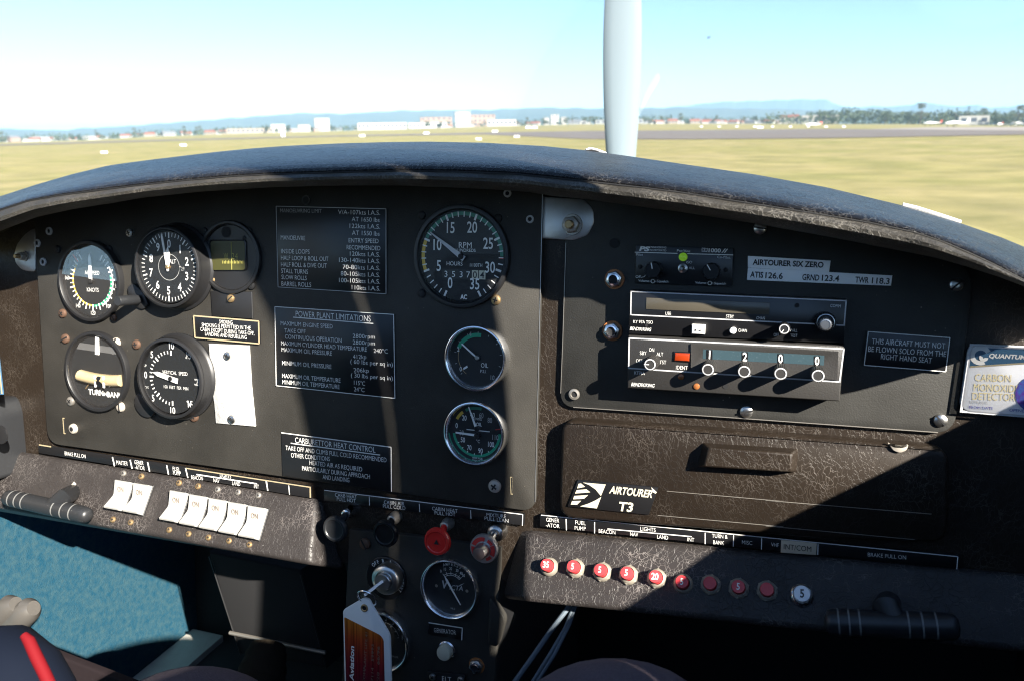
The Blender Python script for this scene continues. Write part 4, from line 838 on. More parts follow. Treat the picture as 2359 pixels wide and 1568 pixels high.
# ------------------------------------------------------------------ placards and strips
def ctr(px): return tuple(np.mean(np.array(px), axis=0))
def placard(label, px, lines, h, cv, t0=0., th=.0012, edge='letter', ew=2.2, base='placard_black', edges=None, ink='letter', bold=-.005, extra=None, cat='placard', name='placard', group=None, fr=PANEL, rad=0.):
    o = thing(name, label, cat, ctr(px), t0, group, fr); mb = MB(fr); mb.pprism(px, t0, t0+th, base, .0002, rad); part('plate', mb, o)
    mk = MB(fr)
    if edge:
        q = [np.array(fr.at(*p, t0+th)) for p in px]; c = sum(q)/len(q); q = [p+(c-p)*.006 for p in q]
        a = fr.at(px[0][0], px[0][1], t0); b_ = fr.at(px[0][0], px[0][1]+1, t0); w = abs(a[1]-b_[1])*ew
        for i in range(len(q)):
            if edges is None or i in edges: mk.ribbon([q[i], q[(i+1) % len(q)]], w, t0+th+.0002, edge)
    for L in lines:
        st, a, b_ = L[0], L[1], L[2]; hh = L[3] if len(L) > 3 and L[3] else h; m = L[4] if len(L) > 4 else ink
        mk.line(st, cv(*a), cv(*b_), hh*.7839/cv_scale(cv), t0+th+.0003, m, bold)
    if extra: extra(mk, t0+th+.0003)
    if mk.v: part('lettering', mk, o, smooth=0)
    return o
_cs = {cA: 2.85125, cB: 2.85125, cC: 2.24, cD: 2.5706, cE: 2.613, cF: 2.613, cG: 2.24, cH: 2.24, cI: 2.24, cJ: 2.24, cK: 3.1453, cL: 2.1445, cM: 3.919}
def ident(x, y): return (x, y)
_cs[ident] = .7839
def cv_scale(cv): return _cs[cv]
placard('black placard listing manoeuvre entry speeds, highest placard left of the tachometer', [cD(155, 170), cD(990, 190), cD(990, 835), cD(170, 783)], [
    ('MANOEUVRING LIMIT', (188, 218), (500, 222), 28, 'letter_dim'), ('V/A-107kts I.A.S.', (625, 232), (942, 238)), ('AT 1650 lbs', (728, 285), (938, 292)), ('122kts I.A.S.', (712, 336), (942, 343)), ('AT 1550 lbs', (730, 388), (938, 396)),
    ('MANOEUVRE', (192, 424), (377, 430)), ('ENTRY SPEED', (705, 445), (930, 452)), ('RECOMMENDED', (690, 497), (944, 506)), ('INSIDE LOOPS', (195, 527), (410, 532)), ('120kts I.A.S.', (714, 546), (942, 554)),
    ('HALF LOOP & ROLL OUT', (194, 577), (552, 587)), ('130-140kts I.A.S.', (632, 592), (942, 604)), ('HALF ROLL & DIVE OUT', (194, 627), (540, 638)), ('70-80kts I.A.S.', (660, 645), (942, 656)), ('STALL TURNS', (196, 675), (398, 684)),
    ('80-105kts I.A.S.', (645, 695), (942, 708)), ('SLOW ROLLS', (198, 722), (388, 731)), ('100-105kts I.A.S.', (632, 745), (942, 758)), ('BARREL ROLLS', (198, 772), (422, 782)), ('110kts I.A.S.', (728, 800), (942, 810))], 33, cD, edge='letter_dim', ew=1.6)
placard('black placard of power plant limitations with an underlined heading', [cE(148, 2), cE(1065, 62), cE(1075, 705), cE(158, 607)], [
    ('POWER PLANT LIMITATIONS', (310, 80), (885, 120), 44), ('MAXIMUM ENGINE SPEED', (195, 146), (594, 172)), ('TAKE OFF', (224, 202), (386, 210)), ('2800rpm', (748, 243), (918, 250)), ('CONTINUOUS OPERATION', (228, 248), (662, 278)),
    ('2800rpm', (748, 290), (918, 298)), ('MAXIMUM CYLINDER HEAD TEMPERATURE', (198, 297), (856, 346)), ('240°C', (908, 354), (1018, 360)), ('MAXIMUM OIL PRESSURE', (202, 346), (588, 376)), ('412kp', (750, 400), (852, 402)),
    ('( 60 lbs per sq in)', (730, 436), (1055, 460)), ('MINIMUM OIL PRESSURE', (206, 448), (584, 478)), ('206kp', (755, 502), (872, 506)), ('( 30 lbs per sq in)', (734, 540), (1055, 566)), ('MAXIMUM OIL TEMPERATURE', (206, 545), (654, 584)),
    ('115°C', (757, 598), (842, 606)), ('MINIMUM OIL TEMPERATURE', (208, 593), (646, 632)), ('24°C', (757, 648), (838, 655))], 32, cE, edge='letter', ew=1.5,
    extra=lambda mk, t: mk.pline([cE(290, 85), cE(905, 133)], 2, t, 'letter'))
placard('black placard on carburettor heat control at the bottom of the instrument panel', [cE(198, 965), cE(1045, 1077), cE(1048, 1420), cE(208, 1297)], [
    ('CARBURETTOR HEAT CONTROL', (305, 1042), (922, 1120), 40), ('TAKE OFF AND CLIMB FULL COLD RECOMMENDED', (233, 1098), (1007, 1194)), ('OTHER CONDITIONS', (275, 1155), (572, 1185)), ('HEATED AIR AS REQUIRED', (416, 1212), (820, 1265)),
    ('PARTICULARLY DURING APPROACH', (359, 1255), (880, 1322)), ('AND LANDING', (517, 1322), (722, 1347))], 33, cE, edge='letter', ew=1.9, edges=(0, 1), extra=lambda mk, t: mk.pline([cE(272, 1047), cE(957, 1138)], 2, t, 'letter'))
placard('small black smoking notice with a gold edge above the blank white card', [cA(1620, 935), cA(2168, 980), cA(2172, 1168), cA(1632, 1118)], [
    ('SMOKING', (1838, 1000), (1948, 1008)), ('SMOKING IS PERMITTED IN THE', (1690, 1026), (2100, 1054)), ('CABIN EXCEPT DURING TAKE-OFF,', (1678, 1062), (2130, 1098)), ('LANDING AND REFUELLING', (1718, 1100), (2065, 1132))], 31, cA, edge='gold_edge', ew=3., th=.0022)
o = placard('blank white card held by two screws right of the vertical speed gauge', [cB(1748, 312), cB(2082, 328), cB(2100, 650), cB(2135, 1003), cB(1808, 975), cB(1795, 820), cB(1770, 640)], [], 10, cB, edge=None, base='paper', th=.0018, cat='card', name='card')
screw(o, cB(1910, 412), 10, 'steel', 'cross', .0018); screw(o, cB(1945, 942), 10, 'steel', 'cross', .0018)
placard('black placard forbidding solo flight from the right hand seat, right of the radios', [cH(672, 950), cH(1212, 990), cH(1185, 1212), cH(645, 1170)], [('THIS AIRCRAFT MUST NOT', (696, 1030), (1178, 1062)), ('BE FLOWN SOLO FROM THE', (672, 1080), (1184, 1115)), ('RIGHT HAND SEAT', (755, 1130), (1090, 1158))], 35, cH, t0=-.002, th=.003, ew=1.7)
placard('white label strip with a bold call sign above the frequency strip', [(1722, 590), (1913, 601), (1909, 628), (1722, 617)], [('AIRTOURER SIX ZERO', (1733, 610), (1896, 617), 12)], 12, ident, t0=-.002, th=.0005, edge=None, base='label_white', ink='ink', bold=.03, cat='label', name='label_strip')
placard('long white label strip with three radio frequencies', [(1722, 617.5), (2055, 635), (2052, 659), (1720, 645.5)], [('ATIS', (1727, 639), (1757, 640.5)), ('126.6', (1762, 641), (1802, 643)), ('GRND', (1847, 645), (1886, 647)), ('123.4', (1892, 647), (1932, 649)), ('TWR', (1969, 651), (2000, 652.5)), ('118.3', (2007, 653), (2048, 655))], 13, ident, t0=-.002, th=.0006, edge=None, base='label_white', ink='ink', bold=.02, cat='label', name='label_strip')
def dividers(prs, cv, w=2.): return lambda mk, t: [mk.pline([cv(*a), cv(*b)], w, t, 'letter') for a, b in prs]
def strip_extra(prs, cv, w=2.2): return dividers(prs, cv, w)
placard('black label strip above the white rocker switches reading from brake to lights', [(88, 1022), (716, 1118.8), (716, 1146), (89, 1042)], [
    ('BRAKE PULL ON', (543, 1242), (718, 1269), 30), ('MASTER', (975, 1318), (1070, 1330)), ('GENER', (1127, 1316), (1202, 1326)), ('-ATOR', (1130, 1358), (1212, 1369)), ('FUEL', (1447, 1371), (1508, 1379)), ('PUMP', (1450, 1405), (1515, 1413)),
    ('BEACON', (1602, 1442), (1700, 1454)), ('LIGHTS', (1843, 1426), (1935, 1438)), ('NAV', (1788, 1468), (1838, 1475)), ('LAND', (1945, 1492), (2012, 1501)), ('INT', (2128, 1518), (2168, 1524))], 32, cB, edge=None, th=.0015, cat='label', name='label_strip',
    extra=lambda mk, t: (dividers([((940, 1258), (958, 1335)), ((1088, 1282), (1105, 1355)), ((1235, 1302), (1252, 1380)), ((1395, 1328), (1410, 1405)), ((1553, 1352), (1572, 1432)), ((1645, 1404), (2150, 1482)), ((2228, 1460), (2242, 1540))], cB, 2.4)(mk, t),
                         mk.pline([cB(1555, 1352), (714, 1121)], 2.2, t, 'gold_edge'), mk.pline([(714, 1120), (714.5, 1145)], 3, t, 'gold_edge'), mk.pline([cB(325, 1156), cB(425, 1172)], 2.5, t, 'gold_edge'), mk.pline([cE(255, 1372), cE(262, 1440)], 1.6, t, 'letter'), mk.pline([cE(85, 1335), cE(95, 1410)], 1.6, t, 'letter')))
placard('black label strip above the four pull knobs', [cF(525, 100), cF(2058, 287), cF(2055, 372), cF(528, 182)], [
    ('CARB HEAT', (612, 150), (780, 166)), ('PULL HOT', (626, 180), (770, 197)), ('CABIN AIR', (988, 206), (1143, 219)), ('PULL COLD', (980, 236), (1152, 252)), ('CABIN HEAT', (1357, 254), (1552, 275)), ('PULL HOT', (1377, 288), (1536, 302)), ('MIXTURE', (1775, 302), (1925, 316)), ('PULL LEAN', (1760, 330), (1943, 350))],
    27, cF, t0=-.005, th=.0045, edge='letter', ew=1.5, edges=(0, 1), cat='label', name='label_strip', extra=dividers([((1258, 205), (1262, 268)), ((1652, 255), (1655, 320)), ((874, 150), (876, 218))], cF, 1.5))
placard('long black label strip above the red circuit breakers', [cI(82, 697), cJ(1272, 972), cJ(1265, 1055), cI(80, 772)], [
    ('GENER', (122, 740), (207, 748)), ('-ATOR', (120, 776), (210, 784)), ('FUEL', (313, 758), (382, 765)), ('PUMP', (310, 795), (382, 801)), ('BEACON', (468, 815), (577, 825)), ('LIGHTS', (742, 800), (842, 809)), ('NAV', (675, 835), (727, 839)), ('LAND', (852, 852), (924, 860)), ('INT', (1052, 870), (1096, 874)),
    ('TURN &', (1213, 846), (1315, 854)), ('BANK', (1222, 889), (1293, 895)), ('MISC', (1410, 889), (1478, 895)), ('VHF', (1602, 904), (1652, 909)), ('BRAKE PULL ON', (2238, 970), (2490, 990))], 25, cI, t0=-.005, th=.005, edge='letter', ew=1.6, edges=(0, 1), cat='label', name='label_strip',
    extra=dividers([((252, 722), (255, 798)), ((440, 745), (440, 818)), ((1168, 815), (1168, 888)), ((1355, 832), (1353, 905)), ((1540, 850), (1538, 925)), ((525, 789), (1078, 840)), ((1911, 888), (1909, 960))], cI, 1.8))
placard('tan sticker reading INT/COM stuck over the long black label strip', [cJ(100, 862), cJ(335, 885), cJ(330, 962), cJ(97, 945)], [('INT/COM', (117, 922), (298, 940), 34)], 34, cJ, t0=.0002, th=.0006, edge=None, base='int_sticker', ink='ink', bold=.0, cat='sticker', name='sticker')
placard('small black generator plate under the ammeter', [cF(1330, 1117), cF(1590, 1158), cF(1585, 1252), cF(1325, 1205)], [('GENERATOR', (1372, 1190), (1540, 1211), 32)], 32, cF, ew=2., edges=(0, 1))
o = placard('black ELT plate at the very bottom of the pedestal', [cF(1320, 1490), cF(1610, 1520), cF(1610, 1720), cF(1320, 1700)], [('ELT', (1435, 1566), (1506, 1574), 36)], 36, cF, edge=None, t0=-.001, th=.0025, base='satin_black')
screw(o, cF(1362, 1532), 8, 'steel', 'cross', .0015); screw(o, cF(1577, 1556), 8, 'steel', 'cross', .0015)

# badge on the glove box
def badge(mk, t):
    for q in (((365, 484), (514, 497), (482, 572), (448, 530), (405, 500)), ((484, 578), (455, 654), (345, 640), (400, 622), (448, 600)), ((335, 492), (350, 490), (376, 512), (326, 522)), ((322, 534), (385, 528), (410, 548), (312, 556)), ((306, 572), (398, 566), (372, 590), (300, 594)), ((292, 606), (352, 604), (325, 630), (284, 628))):
        mk.prism([PANEL.at(*cI(*p), t) for p in q], t-.0004, t+.0002, 'cream_badge')
GT = .0085
o = placard('black parallelogram badge with a cream arrow emblem on the glove box', [cI(330, 468), cI(860, 518), cI(797, 697), cI(262, 642)], [], 50, cI, t0=GT, th=.002, edge=None, cat='badge', name='badge', extra=badge)
mk = MB(); mk.line('AIRTOURER', cI(535, 553), cI(818, 584), 46*.35, GT+.0026, 'cream_badge', .03, .25); mk.line('T3', cI(592, 668), cI(688, 676), 56*.35, GT+.0026, 'cream_badge', .03, .2); part('raised_lettering', mk, o, smooth=0)
mk = MB(); mk.prism([PANEL.at(*cI(*p), GT+.002) for p in ((815, 515), (850, 548), (842, 556), (822, 545))], GT+.0018, GT+.0026, 'cream_badge'); part('chipped_corner', mk, o)

# ------------------------------------------------------------------ glove box
gb = thing('glove_box', 'brown leatherette glove box door with a moulded handle and folded upper rim', 'glove box', (1735, 1090))
mb = MB(); q = [np.array(PANEL.at(*p, GT)) for p in ((1293, 966), (2188, 1033), (2182, 1250), (1900, 1242), (1286, 1191))]
mb.prism(rounded(q, [.012, .012, .010, 0, .012]), -.006, GT, 'dash_leather', .003); part('door', mb, gb)
mb = MB(); mb.pline([(1312, 973), (1700, 1000.5), (2165, 1035)], 3, GT+.0009, 'dash_leather'); part('rim_fold', mb, gb)
mb = MB(); A = [PANEL.at(*p, GT) for p in ((1613, 1018), (1840, 1032), (1836, 1088), (1604, 1075))]
B_ = [PANEL.at(*p, .020) for p in ((1632, 1030), (1824, 1044), (1822, 1086), (1620, 1074))]
v = [(x, GT-.002, z) for x, z in A]+[(x, .020, z) for x, z in B_]; mb.add(v, [(4, 5, 6, 7), (0, 1, 5, 4), (1, 2, 6, 5), (2, 3, 7, 6), (3, 0, 4, 7)], 'dash_leather'); bevel(part('handle', mb, gb), .0012, 2)
mb = MB(); mb.pline([cI(915, 541), cI(1680, 608), cJ(0, 602), cJ(1090, 692)], 1.3, GT+.0006, 'dull_steel'); part('pressed_line', mb, gb)
mb = MB(); mb.pline([cI(855, 700), cI(1680, 775), cJ(0, 770), cJ(980, 860)], 1.3, GT+.0006, 'dull_steel'); part('pressed_line', mb, gb)
mb = MB(); q = [PANEL.at(*cJ(*p), GT+.002) for p in ((800, 222), (840, 248), (900, 252), (940, 234), (925, 275), (880, 292), (835, 275))]; mb.prism(rounded(q, .0015), GT-.001, GT+.0022, 'pale_screw', .0006); part('torn_patch', mb, gb)

# ------------------------------------------------------------------ radios
ic = thing('intercom', 'black intercom unit with two dark knobs and a green lamp above the radios', 'intercom', cG(1030, 515), -.002)
T_ = .0005
mb = MB(); mb.pprism([cG(712, 382), cG(1355, 402), cG(1345, 655), cG(705, 632)], -.002, T_, 'placard_black', .0004); part('faceplate', mb, ic)
mk = MB()
def gl(st, a, b, h, m='letter', bold=0., sh=0.): mk.line(st, cG(*a), cG(*b), h*.35, T_+.0003, m, bold, sh)
gl('PS', (733, 420), (798, 423), 28, bold=.05, sh=.3); gl('ENGINEERING', (803, 402), (912, 405), 12); gl('INCORPORATED', (803, 421), (912, 425), 12); gl('Pwr/Xmt', (982, 426), (1070, 431), 15); gl('PM', (1145, 418), (1183, 420), 18); gl('1000', (1190, 429), (1270, 432), 25, bold=.02); gl('//', (1276, 432), (1310, 433), 25, bold=.03, sh=.3)
gl('Pilot', (713, 453), (758, 455), 16); gl('Co-Pilot', (1248, 469), (1334, 472), 16); gl('ISO', (1045, 503), (1082, 504), 16); gl('ALL', (1060, 541), (1100, 542), 16); gl('Off', (710, 599), (743, 600), 17); gl('Volume', (728, 623), (797, 626), 15); gl('Squelch', (850, 627), (925, 630), 15); gl('Volume', (1102, 636), (1172, 639), 15); gl('Squelch', (1228, 641), (1305, 644), 15)
mk.pline([cG(705, 430), cG(985, 438)], 1.8, T_+.0003, 'letter'); mk.pline([cG(1050, 440), cG(1352, 448)], 1.8, T_+.0003, 'letter'); mk.pline([cG(1145, 423), cG(1182, 424)], 1.6, T_+.0003, 'letter'); mk.pline([cG(745, 596), cG(765, 592), cG(776, 580)], 1., T_+.0003, 'letter')
for x, y in ((824, 621), (1199, 633)): c = PANEL.at(*cG(x, y), T_); mk.arc(c, .0011, .0015, 0, 359.9, T_+.0003, 'letter'); mk.pline([cG(x-22, y), cG(x-10, y)], 1., T_+.0003, 'letter'); mk.pline([cG(x+10, y), cG(x+22, y)], 1., T_+.0003, 'letter')
part('lettering', mk, ic, smooth=0)
def knob(parent, p, r, t0, t1, m='satin_black', cap=None, ridges=0, mark=None, name='knob', capr=.72, cv=None):
    """a turned knob whose front face is centred on pixel p"""
    c = PANEL.at(*p, t1); b = MB(); b.lathe(c, [(r, t0), (r*.98, t1-.001), (r*.93, t1)], m, 36)
    if ridges:
        for i in range(ridges): a = 2*math.pi*i/ridges; q = c+np.array([math.sin(a), math.cos(a)])*r; b.lathe(q, [(r*.09, t0+.001), (r*.09, t1-.0018), (r*.04, t1-.0012)], m, 8)
    if cap: b.lathe(c, [(r*.9, t1), (r*.9, t1+.0003), (r*capr, t1+.0004)], cap, 36, False)
    k = part(name, b, parent)
    if mark is not None: b = MB(); b.tick(c, mark, r*.15, r*.95, r*.12, t1+.0008, 'white'); part('pointer_mark', b, k)
    return k
kr = abs(PANEL.at(*cG(822, 545), .01)[1]-PANEL.at(*cG(822, 597), .01)[1])
for p, a in (((822, 547), -12), ((1207, 556), -32)): knob(ic, cG(*p), kr, T_, .012, 'gloss_black', mark=a, ridges=14)
b = MB(); b.lathe(PANEL.at(*cG(1022, 461), .002), [(.0031, T_), (.0030, .0025), (.0018, .0036), (.0005, .0040)], 'led_green', 20); part('lamp', b, ic)
b = MB(); b.lathe(PANEL.at(*cG(1020, 536), .002), [(.0034, T_), (.0034, .0018), (.0018, .0024), (.0012, .0070), (.0016, .0085), (.001, .0092)], 'steel', 20); part('toggle', b, ic)
for x, y in ((740, 525), (1303, 545)): screw(ic, cG(x, y), 5, 'matt_black', 'slot', T_)

cr_ = thing('comm_radio', 'black communications radio with a blank brownish display, upper of the two stacked sets', 'radio', cK(1150, 260), .015)
T_ = .0150
mb = MB(); mb.pprism([cK(160, 10), cK(2167, 98), cK(2137, 500), cK(147, 412)], -.003, T_, 'gloss_black', .0005); part('case', mb, cr_)
mk = MB()
def kl(st, a, b, h, m='letter', bold=-.005, sh=0.): mk.line(st, cK(*a), cK(*b), h*.2492, T_+.0003, m, bold, sh)
mk.pline([cK(170, 22), cK(2157, 108), cK(2138, 334), cK(166, 237)], 2.6, T_+.0002, 'pale_grey', True)
for a in (('USE', (485, 237), (537, 240), 28), ('STBY', (1046, 263), (1118, 267), 28), ('CHAN', (1327, 279), (1404, 283), 28), ('COMM', (2010, 166), (2106, 171), 28), ('KY 97A TSO', (190, 313), (370, 320), 28), ('CHAN', (1160, 393), (1238, 397), 28), ('OFF', (1486, 433), (1536, 435), 28), ('PULL', (1640, 391), (1705, 394), 26), ('TEST', (1640, 438), (1706, 441), 26)): kl(*a)
kl('BENDIX/KING', (158, 377), (350, 389), 30, bold=.005, sh=.2); part('lettering', mk, cr_, smooth=0)
mb = MB(); mb.pprism([cK(310, 80), cK(1452, 126), cK(1445, 236), cK(304, 186)], T_, T_+.0006, 'display', .0002); part('display', mb, cr_)
bt = MB(); bt.pprism([cK(730, 326), cK(850, 332), cK(846, 418), cK(727, 412)], T_, T_+.006, 'plastic_white', .0007); k = part('button', bt, cr_)
b = MB(); b.pline([cK(760, 378), cK(812, 380)], 1.6, T_+.0064, 'ink'); b.poly([PANEL.at(*cK(*p), T_+.0064) for p in ((752, 377), (768, 366), (768, 390))], T_+.0064, 'ink'); b.poly([PANEL.at(*cK(*p), T_+.0064) for p in ((820, 380), (804, 369), (804, 393))], T_+.0064, 'ink'); part('arrow_mark', b, k)
b = MB(); b.lathe(PANEL.at(*cK(1110, 384), T_+.004), [(.0023, T_), (.0023, T_+.0035), (.0018, T_+.0042)], 'plastic_white', 24); part('round_button', b, cr_)
def kr_(rr, t): return abs(PANEL.at(*cK(1000, 700), t)[1]-PANEL.at(*cK(1000, 700+rr), t)[1])
knob(cr_, cK(1585, 368), kr_(48, .03), T_, T_+.015, 'satin_black', cap='pale_grey', ridges=18, mark=215)
knob(cr_, cK(1968, 308), kr_(82, .025), T_, T_+.009, 'gloss_black', cap='steel', ridges=24, name='outer_knob', capr=.84)
k = knob(cr_, cK(1968, 328), kr_(52, .03), T_+.009, T_+.017, 'steel', cap='steel', ridges=16, name='inner_knob')
b = MB(); b.disc(PANEL.at(*cK(1702, 150), T_), .0016, T_+.0004, 'cavity', 16); part('sensor_hole', b, cr_)
b = MB(); b.disc(PANEL.at(*cK(312, 335), T_), .0011, T_+.0005, 'cavity', 16); part('sensor_hole', b, cr_)

tp = thing('transponder', 'grey black transponder set to 1200, lower of the two stacked radios', 'radio', cK(1130, 720), .019)
T_ = .0190
mat('radio_grey', (.026, .0245, .023), .5, bump=(900, .3, .0005))
mb = MB(); mb.pprism([cK(143, 428), cK(2142, 520), cK(2097, 1033), cK(134, 910)], -.003, T_, 'radio_grey', .0009); part('case', mb, tp)
mk = MB(); mk.pline([cK(152, 452), cK(2135, 550), cK(2097, 852), cK(147, 726)], 3., T_+.0002, 'pale_grey', True)
kl2 = lambda st, a, b, h, m='letter', bold=-.005, sh=0.: mk.line(st, cK(*a), cK(*b), h*.2492, T_+.0003, m, bold, sh)
for a in (('SBY', (250, 603), (312, 605), 33), ('ON', (336, 573), (382, 575), 33), ('ALT', (404, 613), (465, 616), 33), ('TST', (432, 686), (493, 689), 33), ('OFF', (215, 672), (272, 675), 30), ('IDENT', (584, 735), (690, 741), 34), ('KT76A', (200, 783), (296, 788), 30)): kl2(*a)
kl2('BENDIX/KING', (170, 889), (382, 902), 31, bold=.005, sh=.2); part('lettering', mk, tp, smooth=0)
b = MB(); q = [PANEL.at(*cK(*p), T_+.0005) for p in ((720, 500), (2082, 568), (2070, 830), (1960, 705), (830, 640), (800, 640), (720, 610))]
o1 = [cK(722, 500), cK(2085, 572), cK(2075, 835), cK(722, 745)]; i1 = [cK(836, 552), cK(1956, 610), cK(1950, 700), cK(830, 640)]
v = [(*(lambda r: (r[0], T_+.0016, r[1]))(PANEL.at(*p, T_+.0016)),) for p in o1]+[(*(lambda r: (r[0], T_+.0004, r[1]))(PANEL.at(*p, T_+.0004)),) for p in i1]+[(*(lambda r: (r[0], T_+.0001, r[1]))(PANEL.at(*p, T_+.0001)),) for p in o1]
b.add(v, [(0, 1, 5, 4), (1, 2, 6, 5), (2, 3, 7, 6), (3, 0, 4, 7), (0, 8, 9, 1), (1, 9, 10, 2), (2, 10, 11, 3), (3, 11, 8, 0)], 'radio_grey'); part('window_surround', b, tp)
b = MB(); b.pprism(i1, T_, T_+.0005, 'teal_window'); w_ = part('code_window', b, tp)
b = MB()
for st, x, y in (('1', 893, 602), ('2', 1220, 622), ('0', 1550, 640), ('0', 1887, 660)):
    b.pprism([cK(x-28, y-45), cK(x+28, y-43), cK(x+28, y+42), cK(x-28, y+40)], T_+.0005, T_+.0007, 'gloss_black'); L = cK(x-(20 if st != '1' else 6), y+36); R2 = cK(x+(20 if st != '1' else 6), y+37); b.line(st, L, R2, 74*.2492, T_+.0010, 'white', .02)
part('digits', b, w_, smooth=0)
for x, y in ((880, 739), (1215, 758), (1552, 776), (1898, 796)): knob(tp, cK(x, y), kr_(58, .036), T_, T_+.0185, 'radio_grey', cap='pale_grey', ridges=22)
knob(tp, cK(345, 692), kr_(58, .036), T_, T_+.0185, 'radio_grey', cap='pale_grey', ridges=22, mark=-90, name='selector_knob')
b = MB(); b.pprism([cK(560, 572), cK(722, 580), cK(716, 674), cK(556, 664)], T_, T_+.0010, 'gloss_black', .0004); b.pprism([cK(574, 586), cK(710, 592), cK(704, 664), cK(569, 656)], T_+.001, T_+.0022, 'amber', .0006); part('ident_lamp', b, tp)
for p, m in (((775, 893), 'amber_lamp'), ((632, 805), 'amber_lamp')): b = MB(); b.lathe(PANEL.at(*cK(*p), T_), [(.0022, T_), (.0021, T_+.0009), (.001, T_+.0015)], m, 18); part('lamp', b, tp)
b = MB(); b.disc(PANEL.at(*cK(1040, 893), T_), .0018, T_+.0003, 'cavity', 18); part('hole', b, tp)

# carbon monoxide detector card
co = thing('detector_card', 'white and blue carbon monoxide detector card in a clear case at the right edge', 'detector', (2300, 870), -.004)
T_ = .003; mb = MB(); px = [(2236, 794), (2440, 804), (2440, 964), (2213, 946)]
q = [np.array(PANEL.at(*p, T_)) for p in px]; mb.prism(rounded(q, [.006, 0, 0, .006]), -.006, T_-.0015, 'label_white', .0006); part('card', mb, co)
mb = MB(); mb.prism(rounded([np.array(PANEL.at(*p, T_)) for p in ((2241, 800), (2440, 809), (2440, 830), (2340, 836), (2234, 843))], [.004, 0, 0, 0, 0]), T_-.0016, T_-.0012, 'header_blue'); mb.pline([(2234, 844.5), (2340, 837.5), (2440, 831)], 3.2, T_-.0010, 'gold_edge'); part('header', mb, co)
mk = MB()
def ml(st, a, b, h, m, bold=0., sh=0.): mk.line(st, cM(*a), cM(*b), h*.2, T_-.0010, m, bold, sh)
ml('QUANTUM E', (1190, 588), (1680, 612), 46, 'letter', .03, .2); ml('CARBON', (1035, 856), (1450, 868), 82, 'gold_text', .0); ml('MONOXIDE', (1020, 968), (1545, 988), 82, 'gold_text'); ml('DETECTOR', (1005, 1070), (1500, 1086), 82, 'gold_text'); ml('REPLACE', (980, 1112), (1180, 1120), 28, 'pale_grey'); ml('FROM DATE', (965, 1172), (1240, 1186), 30, 'violet'); ml('OPENED', (1430, 1206), (1640, 1218), 34, 'violet')
c = PANEL.at(*cM(1100, 565), T_-.001); R = .0062; mk.arc(c, R*.55, R, 150, 420, T_-.0009, 'letter'); mk.arc(c+np.array([.0018, -.0012]), 0.0005, R*.42, 90, 300, T_-.0008, 'letter'); part('lettering', mk, co, smooth=0)
mb = MB(); mb.disc(PANEL.at(*cM(1765, 1010), T_), .0125, T_-.0009, 'violet', 32); part('indicator_spot', mb, co)
mb = MB(); q2 = rounded(q, [.006, 0, 0, .006]); mb.prism(q2, T_+.0002, T_+.0006, 'card_clear'); mb.ribbon([q[1], q[0], q[3], q[2]], .0014, T_+.0004, 'pale_grey'); part('clear_case', mb, co)

# ------------------------------------------------------------------ sockets, knobs, key
def jack(p, label, r=.0085):
    o = thing('headphone_socket', label, 'socket', p, -.002, 'headphone sockets'); c = PANEL.at(*p, .002)
    b = MB(); b.lathe(c, [(r*1.18, -.002), (r*1.15, -.0008), (r*.6, -.0006)], 'brown_washer', 36, False); part('washer', b, o)
    b = MB(); b.prism([c+np.array([math.sin(math.radians(60*i+15)), math.cos(math.radians(60*i+15))])*r for i in range(6)], -.0008, .0028, 'steel', .0007); b.lathe(c, [(r*.72, .0027), (r*.70, .0044), (r*.52, .0048), (r*.46, .0030)], 'chrome', 30, False); b.disc(c, r*.5, .0031, 'cavity', 24); part('nut', b, o)
def sz(p, rpx, t=.002): return abs(PANEL.at(p[0], p[1]-rpx, t)[1]-PANEL.at(*p, t)[1])
p = cG(565, 608); jack(p, 'upper of two chrome headphone sockets left of the radios', sz(p, 20)); p = cG(551, 948); jack(p, 'lower of two chrome headphone sockets left of the radios', sz(p, 20)); p = cF(1690, 1460); jack(p, 'chrome headphone socket low on the pedestal', sz(p, 16))
def pull_knob(label, pb, pf, rpx, t, m, bush, kind='dish', rb=13):
    o = thing('pull_knob', label, 'knob', pb, -.006); cb = PANEL.at(*pb, 0); cf = PANEL.at(*pf, t); r = sz(pf, rpx, t)
    b = MB(); rr = sz(pb, rb, 0); b.lathe(cb, [(rr, -.006), (rr, -.002), (rr*.85, .0), (rr*.85, .003), (rr*.7, .0045), (rr*.5, .005)], bush, 28); part('bush', b, o)
    b = MB(); b.tube([(cb[0], .003, cb[1]), (cf[0], t-.006, cf[1])], .0030, m if kind != 'mixture' else 'steel', 18); part('shaft', b, o)
    b = MB()
    if kind == 'mixture': b.lathe(cf, [(r*.3, t-.008), (r*.7, t-.006), (r, t-.004), (r, t-.001), (r*.95, t), (r*.5, t+.0002)], m, 48)
    else: b.lathe(cf, [(r*.3, t-.012), (r*.42, t-.008), (r*.8, t-.006), (r, t-.0035), (r*.99, t-.0015), (r*.9, t), (r*.76, t+.0002), (r*.70, t-.0006), (r*.62, t-.0008), (r*.3, t-.0006)], m, 48)
    k = part('knob', b, o); return o, k, cf, r
pull_knob('shiny black pull knob on the far left below the carb heat label', cF(712, 275), cF(603, 405), 30, .024, 'grip_black', 'chrome', rb=14)
pull_knob('dull black pull knob below the cabin air label', cF(1062, 318), cF(990, 440), 31, .022, 'gloss_black', 'dull_steel', rb=14)
o, k, c, r = pull_knob('bright red pull knob below the cabin heat label', cF(1465, 368), cF(1388, 502), 32, .024, 'knob_red', 'dull_steel', rb=14)
b = MB(); b.prism([c+np.array(q)*r for q in ((-.18, -.12), (.18, -.14), (.02, .2))], .0238, .0243, 'satin_black'); part('triangle_mark', b, k)
